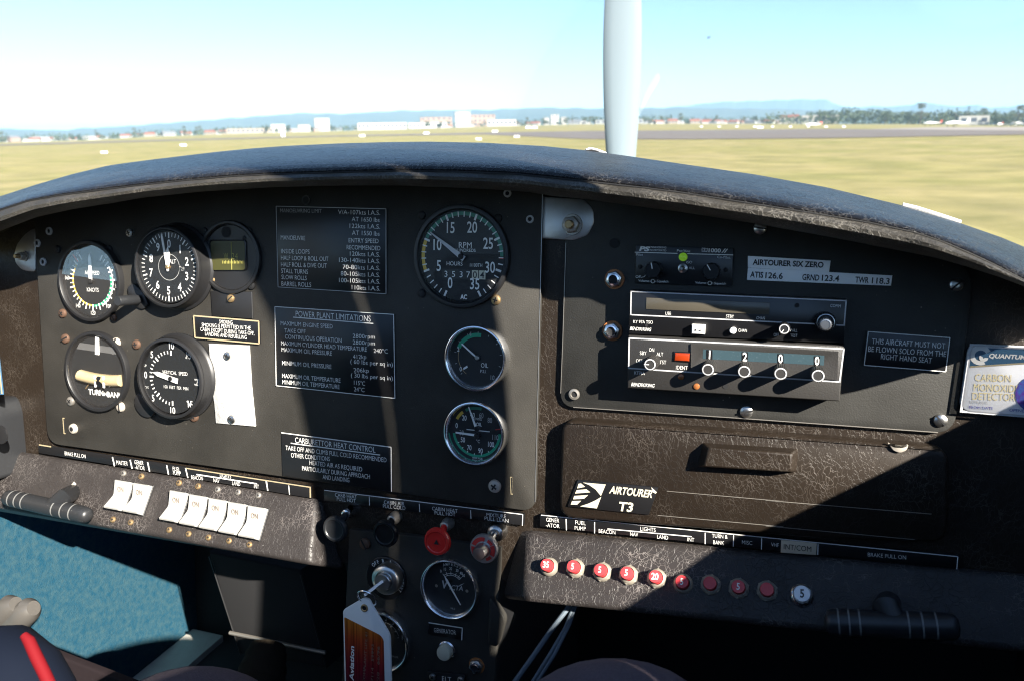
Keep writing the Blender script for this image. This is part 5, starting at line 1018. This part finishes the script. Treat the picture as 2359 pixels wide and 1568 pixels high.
o, k, c, r = pull_knob('silver mixture knob with chipped red paint and a centre button', cF(1850, 425), cF(1750, 555), 33, .026, 'alu', 'steel', 'mixture', rb=22)
b = MB()
for a0, a1, r0, r1 in ((-70, 8, .58, .86), (25, 58, .62, .84), (62, 118, .55, .86), (128, 160, .6, .8), (190, 215, .6, .74), (222, 280, .6, .85)): b.arc(c, r0*r, r1*r, a0, a1, .0268, 'red')
part('red_paint', b, k, smooth=0)
b = MB(); cb_ = PANEL.at(*cF(1738, 578), .036); b.lathe(c, [(r*.50, .026), (r*.48, .0345), (r*.42, .036), (r*.2, .0362)], 'steel', 32); part('lock_button', b, k)
# ignition switch, key, ring, tag
ig = thing('ignition_switch', 'silver ignition switch in a black lettered ring on the pedestal', 'switch', cF(990, 795)); c = PANEL.at(*cF(1002, 778), .001); r = sz(cF(1002, 778), 49)
b = MB(); b.lathe(c, [(r, -.001), (r, .0008), (r*.96, .0014)], 'placard_black', 56); part('escutcheon', b, ig)
mk = MB()
def around(st, a0, step, rr, h):
    for i, ch in enumerate(st): a = math.radians(a0+i*step); mk.word(ch, c[0]+rr*r*math.sin(a), c[1]+rr*r*math.cos(a), h*r, .0018, 'letter', .015, -a, .78)
around('OFF', -47, 10, .83, .17); around('R', -8, 10, .84, .17); around('L', 18, 10, .84, .17); around('BOTH', 37, 10, .84, .15); around('START', 84, 9.5, .84, .15); part('lettering', mk, ig, smooth=0)
cf = PANEL.at(*cF(985, 802), .012); rc = sz(cF(985, 802), 34, .012); b = MB(); b.lathe(cf, [(rc*1.02, .001), (rc*1.02, .0075), (rc*.98, .0095), (rc*.9, .0105), (rc*.66, .0112), (rc*.62, .0104), (rc*.56, .0104), (rc*.56, .0140), (rc*.52, .0147), (rc*.42, .0147)], 'steel', 48); part('barrel', b, ig)
cc = PANEL.at(*cF(960, 806), .016)
ky = thing('key', 'steel key standing in the ignition switch', 'key', cF(940, 820), .016)
b = MB(); A, Bq = np.array(xz(*cF(975, 800), .0150)), np.array(xz(*cF(822, 912), .030)); d = (Bq-A)/np.linalg.norm(Bq-A); s1 = np.cross(d, [0, 1, 0]); s1 /= np.linalg.norm(s1); s2 = np.cross(d, s1)
def kslab(P0, P1, w0, w1, th, m): b.add([P0+s1*w0+s2*th, P0-s1*w0+s2*th, P1-s1*w1+s2*th, P1+s1*w1+s2*th, P0+s1*w0-s2*th, P0-s1*w0-s2*th, P1-s1*w1-s2*th, P1+s1*w1-s2*th], [(0, 1, 2, 3), (7, 6, 5, 4), (0, 4, 5, 1), (1, 5, 6, 2), (2, 6, 7, 3), (3, 7, 4, 0)], m)
kslab(A, A+(Bq-A)*.45, .0011, .0011, .0026, 'steel'); kslab(A+(Bq-A)*.45, Bq, .0012, .0012, .0085, 'steel'); part('blade', b, ky)
kg = MB(); ring_c = np.array(xz(*cF(858, 930), .032)); Rg = sz(cF(858, 930), 22, .03)
pts = [ring_c+np.array([math.cos(a)*Rg, math.sin(a)*Rg*.55, math.sin(a)*Rg*.98]) for a in np.linspace(0, 2*math.pi, 41)]; kg.tube(pts, .0007, 'chrome', 8, False)
solo('key_ring', kg, 'thin steel split ring joining the key to the hanging tag', 'ring', cF(858, 930), .032)
tg = thing('key_tag', 'white plastic key tag with an orange to purple insert hanging from the ignition key', 'tag', cF(860, 1300), .030)
TT = .030; mb = MB(); q = [np.array(PANEL.at(*cF(*p), TT)) for p in ((670, 1022), (828, 928), (872, 938), (892, 982), (1032, 1215), (1050, 1900), (690, 1900))]
mb.prism(rounded(q, [.003, .004, .004, .004, .004, 0, 0]), TT-.0022, TT, 'plastic_white', .0007); part('holder', mb, tg)
m = bpy.data.materials.new('tag_print'); m.use_nodes = True; n = m.node_tree.nodes; l = m.node_tree.links; tc = n.new('ShaderNodeTexCoord'); sx = n.new('ShaderNodeSeparateXYZ'); l.new(tc.outputs['Object'], sx.inputs[0])
mr = n.new('ShaderNodeMapRange'); mr.inputs['From Min'].default_value = -.06; mr.inputs['From Max'].default_value = .026; l.new(sx.outputs['Z'], mr.inputs[0]); cr = n.new('ShaderNodeValToRGB'); e = cr.color_ramp.elements
e[0].position = .2; e[0].color = (.045, .007, .028, 1); e[1].position = .98; e[1].color = (.62, .22, .02, 1); k = e.new(.75); k.color = (.42, .06, .015, 1); k = e.new(.5); k.color = (.22, .012, .02, 1)
l.new(mr.outputs[0], cr.inputs[0]); wv = n.new('ShaderNodeTexNoise'); wv.inputs['Scale'].default_value = 1; mp = n.new('ShaderNodeMapping'); mp.inputs['Scale'].default_value = (420, 1, 12); l.new(tc.outputs['Object'], mp.inputs[0]); l.new(mp.outputs[0], wv.inputs['Vector'])
wr = n.new('ShaderNodeValToRGB'); wr.color_ramp.elements[0].position = .4; wr.color_ramp.elements[0].color = (.25, .2, .2, 1); wr.color_ramp.elements[1].position = .6; l.new(wv.outputs['Fac'], wr.inputs[0])
mx = n.new('ShaderNodeMix'); mx.data_type = 'RGBA'; mx.blend_type = 'MULTIPLY'; mx.inputs['Factor'].default_value = .75; l.new(cr.outputs[0], mx.inputs['A']); l.new(wr.outputs[0], mx.inputs['B']); l.new(mx.outputs['Result'], n['Principled BSDF'].inputs['Base Color']); n['Principled BSDF'].inputs['Roughness'].default_value = .3; MATS['tag_print'] = m
mb = MB(); q = [np.array(PANEL.at(*cF(*p), TT)) for p in ((684, 1074), (962, 1214), (986, 1252), (1000, 1890), (706, 1890))]; mb.prism(rounded(q, [.001, .002, .002, 0, 0]), TT, TT+.0003, 'tag_print'); ins = part('printed_insert', mb, tg)
mk = MB(); mk.line('Shell Aviation', cF(752, 1730), cF(758, 1302), 9, TT+.0006, 'white', .03, .2)
for a, c_, h in (((838, 1640), (862, 1195), 5), ((905, 1640), (910, 1285), 5.2), ((950, 1640), (955, 1300), 5.4)): mk.line({5: '05 COMPLAINT LIFE 41', 5.2: '20 7114   59993', 5.4: '51/28   66/96'}[h], cF(*a), cF(*c_), h, TT+.0006, 'faint_ink')
part('lettering', mk, ins, smooth=0)
b = MB(); c = PANEL.at(*cF(838, 1005), TT); b.lathe(c, [(.0034, TT), (.0032, TT+.0008), (.0024, TT+.001), (.0018, TT+.0004)], 'brass', 28, False); b.disc(c, .0019, TT+.0003, 'cavity', 20); part('eyelet', b, tg)
gl_ = thing('warning_lamp', 'cream domed generator warning lamp with a chrome rim', 'lamp', cF(1450, 1340)); c = PANEL.at(*cF(1445, 1355), .008); r = sz(cF(1445, 1355), 17, .008)
b = MB(); c0 = PANEL.at(*cF(1460, 1330), .002); b.lathe(c, [(r*1.2, -.001), (r*1.2, .002), (r*1.05, .003)], 'chrome', 32, False); part('rim', b, gl_); b = MB(); b.lathe(c, [(r, .001), (r, .0075), (r*.9, .0088), (r*.6, .0094)], 'ivory', 32); part('lens', b, gl_)

# ------------------------------------------------------------------ rocker switches on the left pod
def pw(mb, fr): return mb
mb = MB(); hw, hh = .0084, .0137
pr_ = [(-hh, 0), (-hh, .0075), (-hh*.96, .0086), (-.001, .0042), (.0015, .0044), (hh*.92, .0105), (hh, .0095), (hh, 0)]
v = [(x, t, z) for x in (-hw, hw) for z, t in pr_]; k = len(pr_); f = [(i, i+1, k+i+1, k+i) for i in range(k-1)]+[tuple(range(k)), tuple(range(k, 2*k))]
mb.add(v, f, 'rocker_white'); RME = mesh_of('rocker', [(x, -t, z) for x, t, z in mb.v], mb.f, mb.m, mb.mats, 25)
mb = MB(); mb.prism([(-hw-.0008, -hh-.001), (hw+.0008, -hh-.001), (hw+.0008, hh+.001), (-hw-.0008, hh+.001)], -.003, .0016, 'satin_black', .0004); FME = mesh_of('frame', [(x, -t, z) for x, t, z in mb.v], mb.f, mb.m, mb.mats)
mb = MB()
def onp(st, z, h, sl): 
    vv, ff = text_mesh(st, 0.); kk = h/cap_height(); cx = (vv[:, 0].max()+vv[:, 0].min())/2
    mb.add([((a-cx)*kk*.8, sl(z+b_*kk)+.0004, z+b_*kk) for a, b_ in vv], ff, 'faint_ink')
onp('ON', .0035, .0042, lambda z: .0044+(z-.0015)*(.0061/(hh*.92-.0015))); onp('OFF', -.0088, .0030, lambda z: .0042+(-.001-z)*(.0044/(hh*.96-.001)))
LME = mesh_of('lettering', [(x, -t, z) for x, t, z in mb.v], mb.f, mb.m, mb.mats, 0)
SWN = {0: 'left white rocker switch of the pair under the master label', 1: 'right white rocker switch of the pair under the generator label', 2: 'white rocker switch under the fuel pump label, first of the row of five', 3: 'white rocker switch under the beacon label, second of the row of five', 4: 'white rocker switch under the nav label, middle of the row of five', 5: 'white rocker switch under the land label, fourth of the row of five', 6: 'white rocker switch under the int label, last of the row of five'}
SWP = [(748, 222), (866, 243), (1097, 292), (1222, 318), (1346, 343), (1470, 368), (1594, 393)]
first = None
for i, p in enumerate(SWP):
    x, z = PODL.at(*cL(*p), .006)
    if first is None:
        first = bpy.data.objects.new('rocker_switch', None); COL.objects.link(first)
        for nm, me in (('frame', FME), ('rocker', RME)):
            o = bpy.data.objects.new(nm, me); COL.objects.link(o); o.parent = first
            if nm == 'rocker': l_ = bpy.data.objects.new('lettering', LME); COL.objects.link(l_); l_.parent = o
        o = first
    else: o = copy_tree(first)
    M4 = PODL.matrix(x, 0, z); o.matrix_world = M4
    if i < 2:
        for ch in o.children:
            if ch.name.startswith('rocker'):
                ch.rotation_euler = (0, math.pi, 0)
                for g2 in ch.children: g2.rotation_euler = (0, math.pi, 0); g2.hide_render = False; g2.location = (0, .0004, 0)
    tag(o, SWN[i], 'switch', 'white rocker switches on the left pod')
for i, p in enumerate([(780, 85), (893, 104), (713, 375), (825, 393), (1130, 145), (1250, 166), (1373, 186), (1502, 203), (1630, 223), (1068, 440), (1190, 466), (1315, 488), (1445, 509), (1573, 533)]):
    screw(db, cL(*p), 7.5, 'dull_steel' if i in (0, 6, 7, 8) else 'brass', 'cross', 0, PODL) if False else None
def pod_screw(p, rpx, m, fr):
    o = bpy.data.objects.new('screw', screw_mesh(m, 'cross')); COL.objects.link(o); o.parent = db
    x, z = fr.at(*p); r = abs(fr.at(p[0], p[1]-rpx)[1]-z); MWd = fr.matrix(x, 0, z)
    o.matrix_local = db.matrix_world.inverted() @ MWd @ Matrix.Diagonal((r, r, r, 1)); return o
for i, p in enumerate([(780, 85), (893, 104), (713, 375), (825, 393), (1130, 145), (1250, 166), (1373, 186), (1502, 203), (1630, 223), (1068, 440), (1190, 466), (1315, 488), (1445, 509), (1573, 533)]):
    pod_screw(cL(*p), 7.5, 'dull_steel' if i in (0, 6, 7, 8) else 'brass', PODL)

# ------------------------------------------------------------------ circuit breakers on the right pod
bcol = {}
def breaker(p, label, num, nut, m='breaker_red', ring='breaker_ring', r=.0047):
    fr = PODR; o = bpy.data.objects.new('circuit_breaker', None); COL.objects.link(o); x, z = fr.at(*p, .008); o.matrix_world = fr.matrix(x, 0, z); tag(o, label, 'circuit breaker', 'round circuit breakers on the right pod')
    def pt(nm, b, par=o): me = mesh_of(nm, [(a, -t, c) for a, t, c in b.v], b.f, b.m, b.mats, 0 if nm == 'numeral' else 35); q = bpy.data.objects.new(nm, me); COL.objects.link(q); q.parent = par; return q
    b = MB()
    if nut: b.prism([(r*1.62*math.sin(math.radians(60*i+8)), r*1.62*math.cos(math.radians(60*i+8))) for i in range(6)], 0, .0025, ring, .0006)
    b.lathe((0, 0), [(r*1.55, 0), (r*1.5, .0016), (r*1.3, .0036), (r*1.12, .0042), (r*1.06, .002)], ring, 36, False); pt('collar', b)
    b = MB(); b.lathe((0, 0), [(r, .001), (r, .0085), (r*.93, .0096), (r*.5, .0098)], m, 36); bt = pt('button', b)
    if num: b = MB(); b.word(num, 0, 0, r*.95, .0101, 'letter' if m != 'label_white' else 'ink', .02, 0, .8); pt('numeral', b, bt)
for p, lab, num, nut in [((125, 1027), 'red breaker marked 35 at the left end of the row', '35', False), ((300, 1037), 'red breaker marked 5 under the fuel pump label', '5', True), ((478, 1060), 'sunlit red breaker marked 5 under the beacon label', '5', True), ((652, 1080), 'red breaker marked 5 under the nav label', '5', True), ((840, 1104), 'red breaker marked 20 in a bright hexagon nut', '20', True),
        ((1016, 1138), 'shaded red breaker marked 5 just right of the one marked 20', '5', False), ((1199, 1146), 'plain bright red breaker without a numeral', '', True), ((1386, 1170), 'dim red breaker marked 5 under the misc label', '5', True), ((1575, 1187), 'plain dull red breaker left of the white one', '', True)]:
    breaker(cI(*p), lab, num, nut)
breaker(cJ(237, 1216), 'white breaker marked 5 in a black and chrome ring', '5', False, 'label_white', 'chrome', .0056)

# ------------------------------------------------------------------ brake handles
def brake(label, e0, e1, rpx, t, hole, knee, neck=.008):
    o = thing('brake_handle', label, 'handle', ((e0[0]+e1[0])/2, (e0[1]+e1[1])/2), t); A, Bq = np.array(xz(*e0, t)), np.array(xz(*e1, t)); r = sz(((e0[0]+e1[0])/2, (e0[1]+e1[1])/2), rpx, t)
    mb = MB(); U = [0, .012, .03, .06, .1, .5, .9, .94, .97, .988, 1.]; mb.tube([A+(Bq-A)*u for u in U], [r*k for k in (.35, .7, .88, .97, 1, 1.03, 1, .97, .88, .7, .35)], 'grip_black', 24); part('grip', mb, o)
    for u in (.11, .19, .27, .63, .73, .83):
        mb = MB(); mb.tube([A+(Bq-A)*(u-.007), A+(Bq-A)*(u+.007)], r*1.03, 'ring_grey', 24, False); part('groove_ring', mb, o)
    mb = MB(); H = np.array(xz(*hole, .006)); K = np.array(xz(*knee, t-.002)); mb.tube([H, H+(K-H)*.35, K, (A+Bq)/2+(Bq-A)*.05], [neck*.75, neck, neck*1.05, neck*.9], 'grip_black', 18); part('stem', mb, o); return o
brake('black ribbed brake handle on the left pod, lit by the sun', (12, 1143), (207, 1187), 18, .040, cL(478, 195), cL(405, 235))
brake('black ribbed brake handle in shadow on the right pod', (1898, 1430), (2210, 1443), 29, .040, cJ(815, 1262), cJ(790, 1310))

mb = MB(); q = [PANEL.at(*cL(*p), .012) for p in ((440, 165), (462, 138), (478, 150), (484, 190), (500, 215), (470, 200))]; mb.prism(q, .004, .0125, 'pale_screw', .0006); part('torn_edge', mb, db)
mb = MB(); q = [PANEL.at(*cL(*p), .013) for p in ((455, 168), (474, 158), (482, 190), (464, 196))]; mb.prism(q, .006, .0132, 'cavity'); part('torn_hole', mb, db)
# ------------------------------------------------------------------ footwell odds and ends
bx = thing('vent_duct', 'dark grey plastic duct box on the left cabin wall', 'duct', (20, 1000), .02)
mb = MB(); q = [np.array(PANEL.at(*p, -.006)) for p in ((-120, 900), (40, 912), (52, 945), (64, 1083), (0, 1103), (-120, 1140))]; mb.prism(rounded(q, [0, .006, .006, .004, 0, 0]), -.006, .045, 'grip_black', .003); part('box', mb, bx)
mb = MB(); mb.lathe(PANEL.at(2, 1000, .045), [(.009, .0445), (.009, .046), (.006, .0465)], 'satin_black', 28); part('cap', mb, bx)
hd = thing('document_holder', 'narrow blue and gold edged card standing on the grey duct box', 'card', (4, 860), .04); mb = MB(); mb.pprism([(-60, 795), (-6, 803), (6, 908), (-60, 908)], .040, .0415, 'header_blue'); mb.pline([(-7, 805), (4, 906)], 3, .0418, 'gold_edge'); part('card', mb, hd)
hb = thing('heater_box', 'black box with edge highlights modelled as thin strips below the left switch pod', 'box', (620, 1400), -.12)
cS = crop(3.485, 500, 1550); mb = MB(); mb.pprism([cS(385, 240), cS(1330, 430), cS(1600, 1440), cS(690, 1290)], -.20, -.12, 'cavity', .003); part('body', mb, hb)
for a, c_ in ((cS(400, 290), cS(720, 1290)), (cS(1335, 480), cS(1600, 1440))): mb = MB(); mb.tube([np.array(xz(*a, -.118)), np.array(xz(*c_, -.118))], .0009, 'satin_black', 6); part('edge_glint', mb, hb)  # side edge highlights of the box, built as thin tubes
mb = MB(); mb.tube([np.array(xz(*cS(610, 1070), -.112)), np.array(xz(*cS(1590, 1275), -.112))], .0022, 'dull_steel', 8); part('cross_glint', mb, hb)  # highlight along the lower edge, built as a steel tube
mb = MB(); g0, g1 = np.array(xz(*cS(880, 1750), -.05)), np.array(xz(*cS(1000, 1215), -.09)); rr = [.030+.0012*math.sin(i*1.9) for i in range(14)]; mb.tube([g0+(g1-g0)*i/13 for i in range(14)], [rr[i]*(1-.35*i/13) for i in range(14)], 'gaiter', 24); solo('gaiter', mb, 'crumpled tan fabric gaiter in the dark footwell', 'gaiter', cS(950, 1400), -.07)
def cab(label, pts, r=.0017):
    mb = MB(); P = [np.array(xz(x, y, t)) for x, y, t in pts]; Q = []
    for i in range(len(P)-1):
        for k in range(6): Q.append(P[i]+(P[i+1]-P[i])*k/6)
    Q.append(P[-1]); mb.tube(Q, r, 'cable', 10); solo('cable', mb, label, 'cable', pts[0][:2], pts[0][2], 'grey cables under the right pod')
cQ = crop(2.949, 1400, 1700)
cab('thicker left grey cable hanging under the right pod', [(*cQ(810, 225), -.01), (*cQ(640, 450), .0), (*cQ(480, 680), .01), (*cQ(280, 960), .02)], .0021)
cab('middle of three grey cables hanging under the right pod', [(*cQ(845, 225), -.012), (*cQ(770, 420), .0), (*cQ(640, 640), .012), (*cQ(440, 960), .02)], .0015)
cab('right grey cable of three hanging under the right pod', [(*cQ(860, 225), -.014), (*cQ(800, 400), .0), (*cQ(680, 640), .012), (*cQ(480, 960), .02)], .0015)
bk = thing('seat_buckle', 'brushed silver metal lever end at the lower left, out of focus', 'lever', cC(60, 1180), .12)
mb = MB(); mb.tube([np.array(xz(*cC(*p), .12)) for p in ((-120, 1420), (60, 1230), (150, 1130), (195, 1095), (222, 1085))], [.0115, .0115, .011, .010, .006], 'lever_grey', 20); part('lever', mb, bk)
mb = MB(); mb.tube([np.array(xz(*cC(*p), .125)) for p in ((-120, 1260), (20, 1120), (70, 1070), (105, 1060))], [.010, .010, .0095, .006], 'lever_grey', 20); part('grip', mb, bk)
st = thing('strap', 'blurred navy strap with a bright red edge in the bottom left corner', 'strap', cC(150, 1450), .27)
mb = MB(); mb.tube([np.array(xz(*cC(*p), .27)) for p in ((-300, 1590), (-100, 1520), (10, 1515), (110, 1590), (180, 1720), (250, 1900))], [.026, .027, .027, .026, .026, .026], 'navy', 24); part('webbing', mb, st)
mb = MB(); mb.tube([np.array(xz(*cC(*p), .285)) for p in ((155, 1262), (190, 1300), (240, 1410), (290, 1510), (350, 1640), (420, 1800))], [.002, .003, .0032, .0032, .0032, .0032], 'strap_red', 16); part('red_edge', mb, st)
cu = MB(); A = [np.array(xz(*cC(*p), .10)) for p in ((150, 1305), (600, 1420), (840, 1500), (1070, 1460))]
q = [PANEL.at(*p, .12) for p in ((-60, 1432), (90, 1492), (160, 1520), (282, 1567), (420, 1625), (420, 1800), (-60, 1800))]; cu.prism(rounded(q, .006), .113, .12, 'maroon', .002); solo('seat_cushion', cu, 'dark maroon padded cushion edge along the bottom left', 'cushion', cC(500, 1480), .12)

# ------------------------------------------------------------------ photographer's legs, plus an unseen right arm added to shade the pedestal
def px3(px, py, t): return Vector(P3(px, py, t))
J = {}
def pw3(x, t, z): return Vector(PANEL.pt(x, t, z))
kl_, kr2 = px3(425, 1662, .20), px3(1405, 1668, .20)
pv = pw3(-.03, .86, -.60)
verts = [pv, pv+Vector((0, -.02, .18)), pv+Vector((0, -.03, .34)), pw3(-.12, .80, -.60), (pw3(-.12, .80, -.60)+kl_)/2, kl_, kl_+Vector((-.03, .12, -.25)), pw3(.06, .80, -.60), (pw3(.06, .80, -.60)+kr2)/2, kr2, kr2+Vector((.02, .12, -.25)), pw3(.14, .90, -.30), pw3(.20, .70, -.20), pw3(.165, .42, -.085), pw3(.075, .60, -.05)]
rads = [.15, .14, .15, .10, .085, .066, .05, .10, .085, .068, .05, .07, .06, .055, .035]
edges = [(0, 1), (1, 2), (0, 3), (3, 4), (4, 5), (5, 6), (0, 7), (7, 8), (8, 9), (9, 10), (2, 11), (11, 12), (12, 13), (13, 14)]
me = bpy.data.meshes.new('person'); me.from_pydata([tuple(v-pv) for v in verts], edges, []); me.materials.append(MATS['trousers'])
pe = bpy.data.objects.new('person', me); COL.objects.link(pe); pe.location = pv; tag(pe, 'person seated behind the camera, only two knees in dark purple grey trousers showing', 'person')
sk = pe.modifiers.new('skin', 'SKIN'); sk.use_smooth_shade = True
for i, r in enumerate(rads): me.skin_vertices[0].data[i].radius = (r, r)
me.skin_vertices[0].data[0].use_root = True
su = pe.modifiers.new('subdiv', 'SUBSURF'); su.levels = 2; su.render_levels = 3
bpy.context.view_layer.update()

# ------------------------------------------------------------------ seats and bulkhead behind the camera, haze over the field
mat('seat_vinyl', (.03, .028, .03), .6)
for xc, lab in ((-.53, 'black vinyl seat on the left of the cabin, behind the camera'), (-.01, 'black vinyl seat under the photographer')):
    se = thing('seat', lab, 'seat', (1180, 900)); se['_x'] = 0.; se['_t'] = 0.; se['_z'] = 0.; se.matrix_world = PANEL.matrix(0, 0, 0)
    mb = MB(); mb.prism(rounded([(xc-.22, -.74), (xc+.22, -.74), (xc+.22, -.02), (xc-.22, -.02)], .06), 1.06, 1.16, 'seat_vinyl', .02); part('backrest', mb, se)
    mb = MB(); mb.box(xc-.22, xc+.22, .62, 1.06, -.80, -.72, 'seat_vinyl'); bevel(part('cushion', mb, se), .03, 3)
mb = MB(); mb.prism(rounded([(XL, -.80), (XR, -.80), (XR, -.20), (-.02, .16), (-.52, .16), (XL, -.20)], .03), 1.30, 1.32, 'seat_vinyl'); solo('rear_bulkhead', mb, 'black bulkhead closing the cabin behind the seats', 'bulkhead', (1180, 700), 1.3)
hz = bpy.data.materials.new('haze_air'); hz.use_nodes = True; n = hz.node_tree.nodes; n.remove(n['Principled BSDF']); pv_ = n.new('ShaderNodeVolumePrincipled'); pv_.inputs['Density'].default_value = 1.25e-4; pv_.inputs['Color'].default_value = (.42, .70, 1., 1)
hz.node_tree.links.new(pv_.outputs[0], n['Material Output'].inputs['Volume']); MATS['haze_air'] = hz
L_ = 16000.; v = [(x, y, z) for x in (-L_, L_) for y in (-L_, L_) for z in (-60., 300.)]
o = wobj('haze', v, [(0, 1, 3, 2), (4, 6, 7, 5), (0, 4, 5, 1), (2, 3, 7, 6), (0, 2, 6, 4), (1, 5, 7, 3)], [0]*6, ['haze_air'], smooth=0); tag(o, kind='stuff')
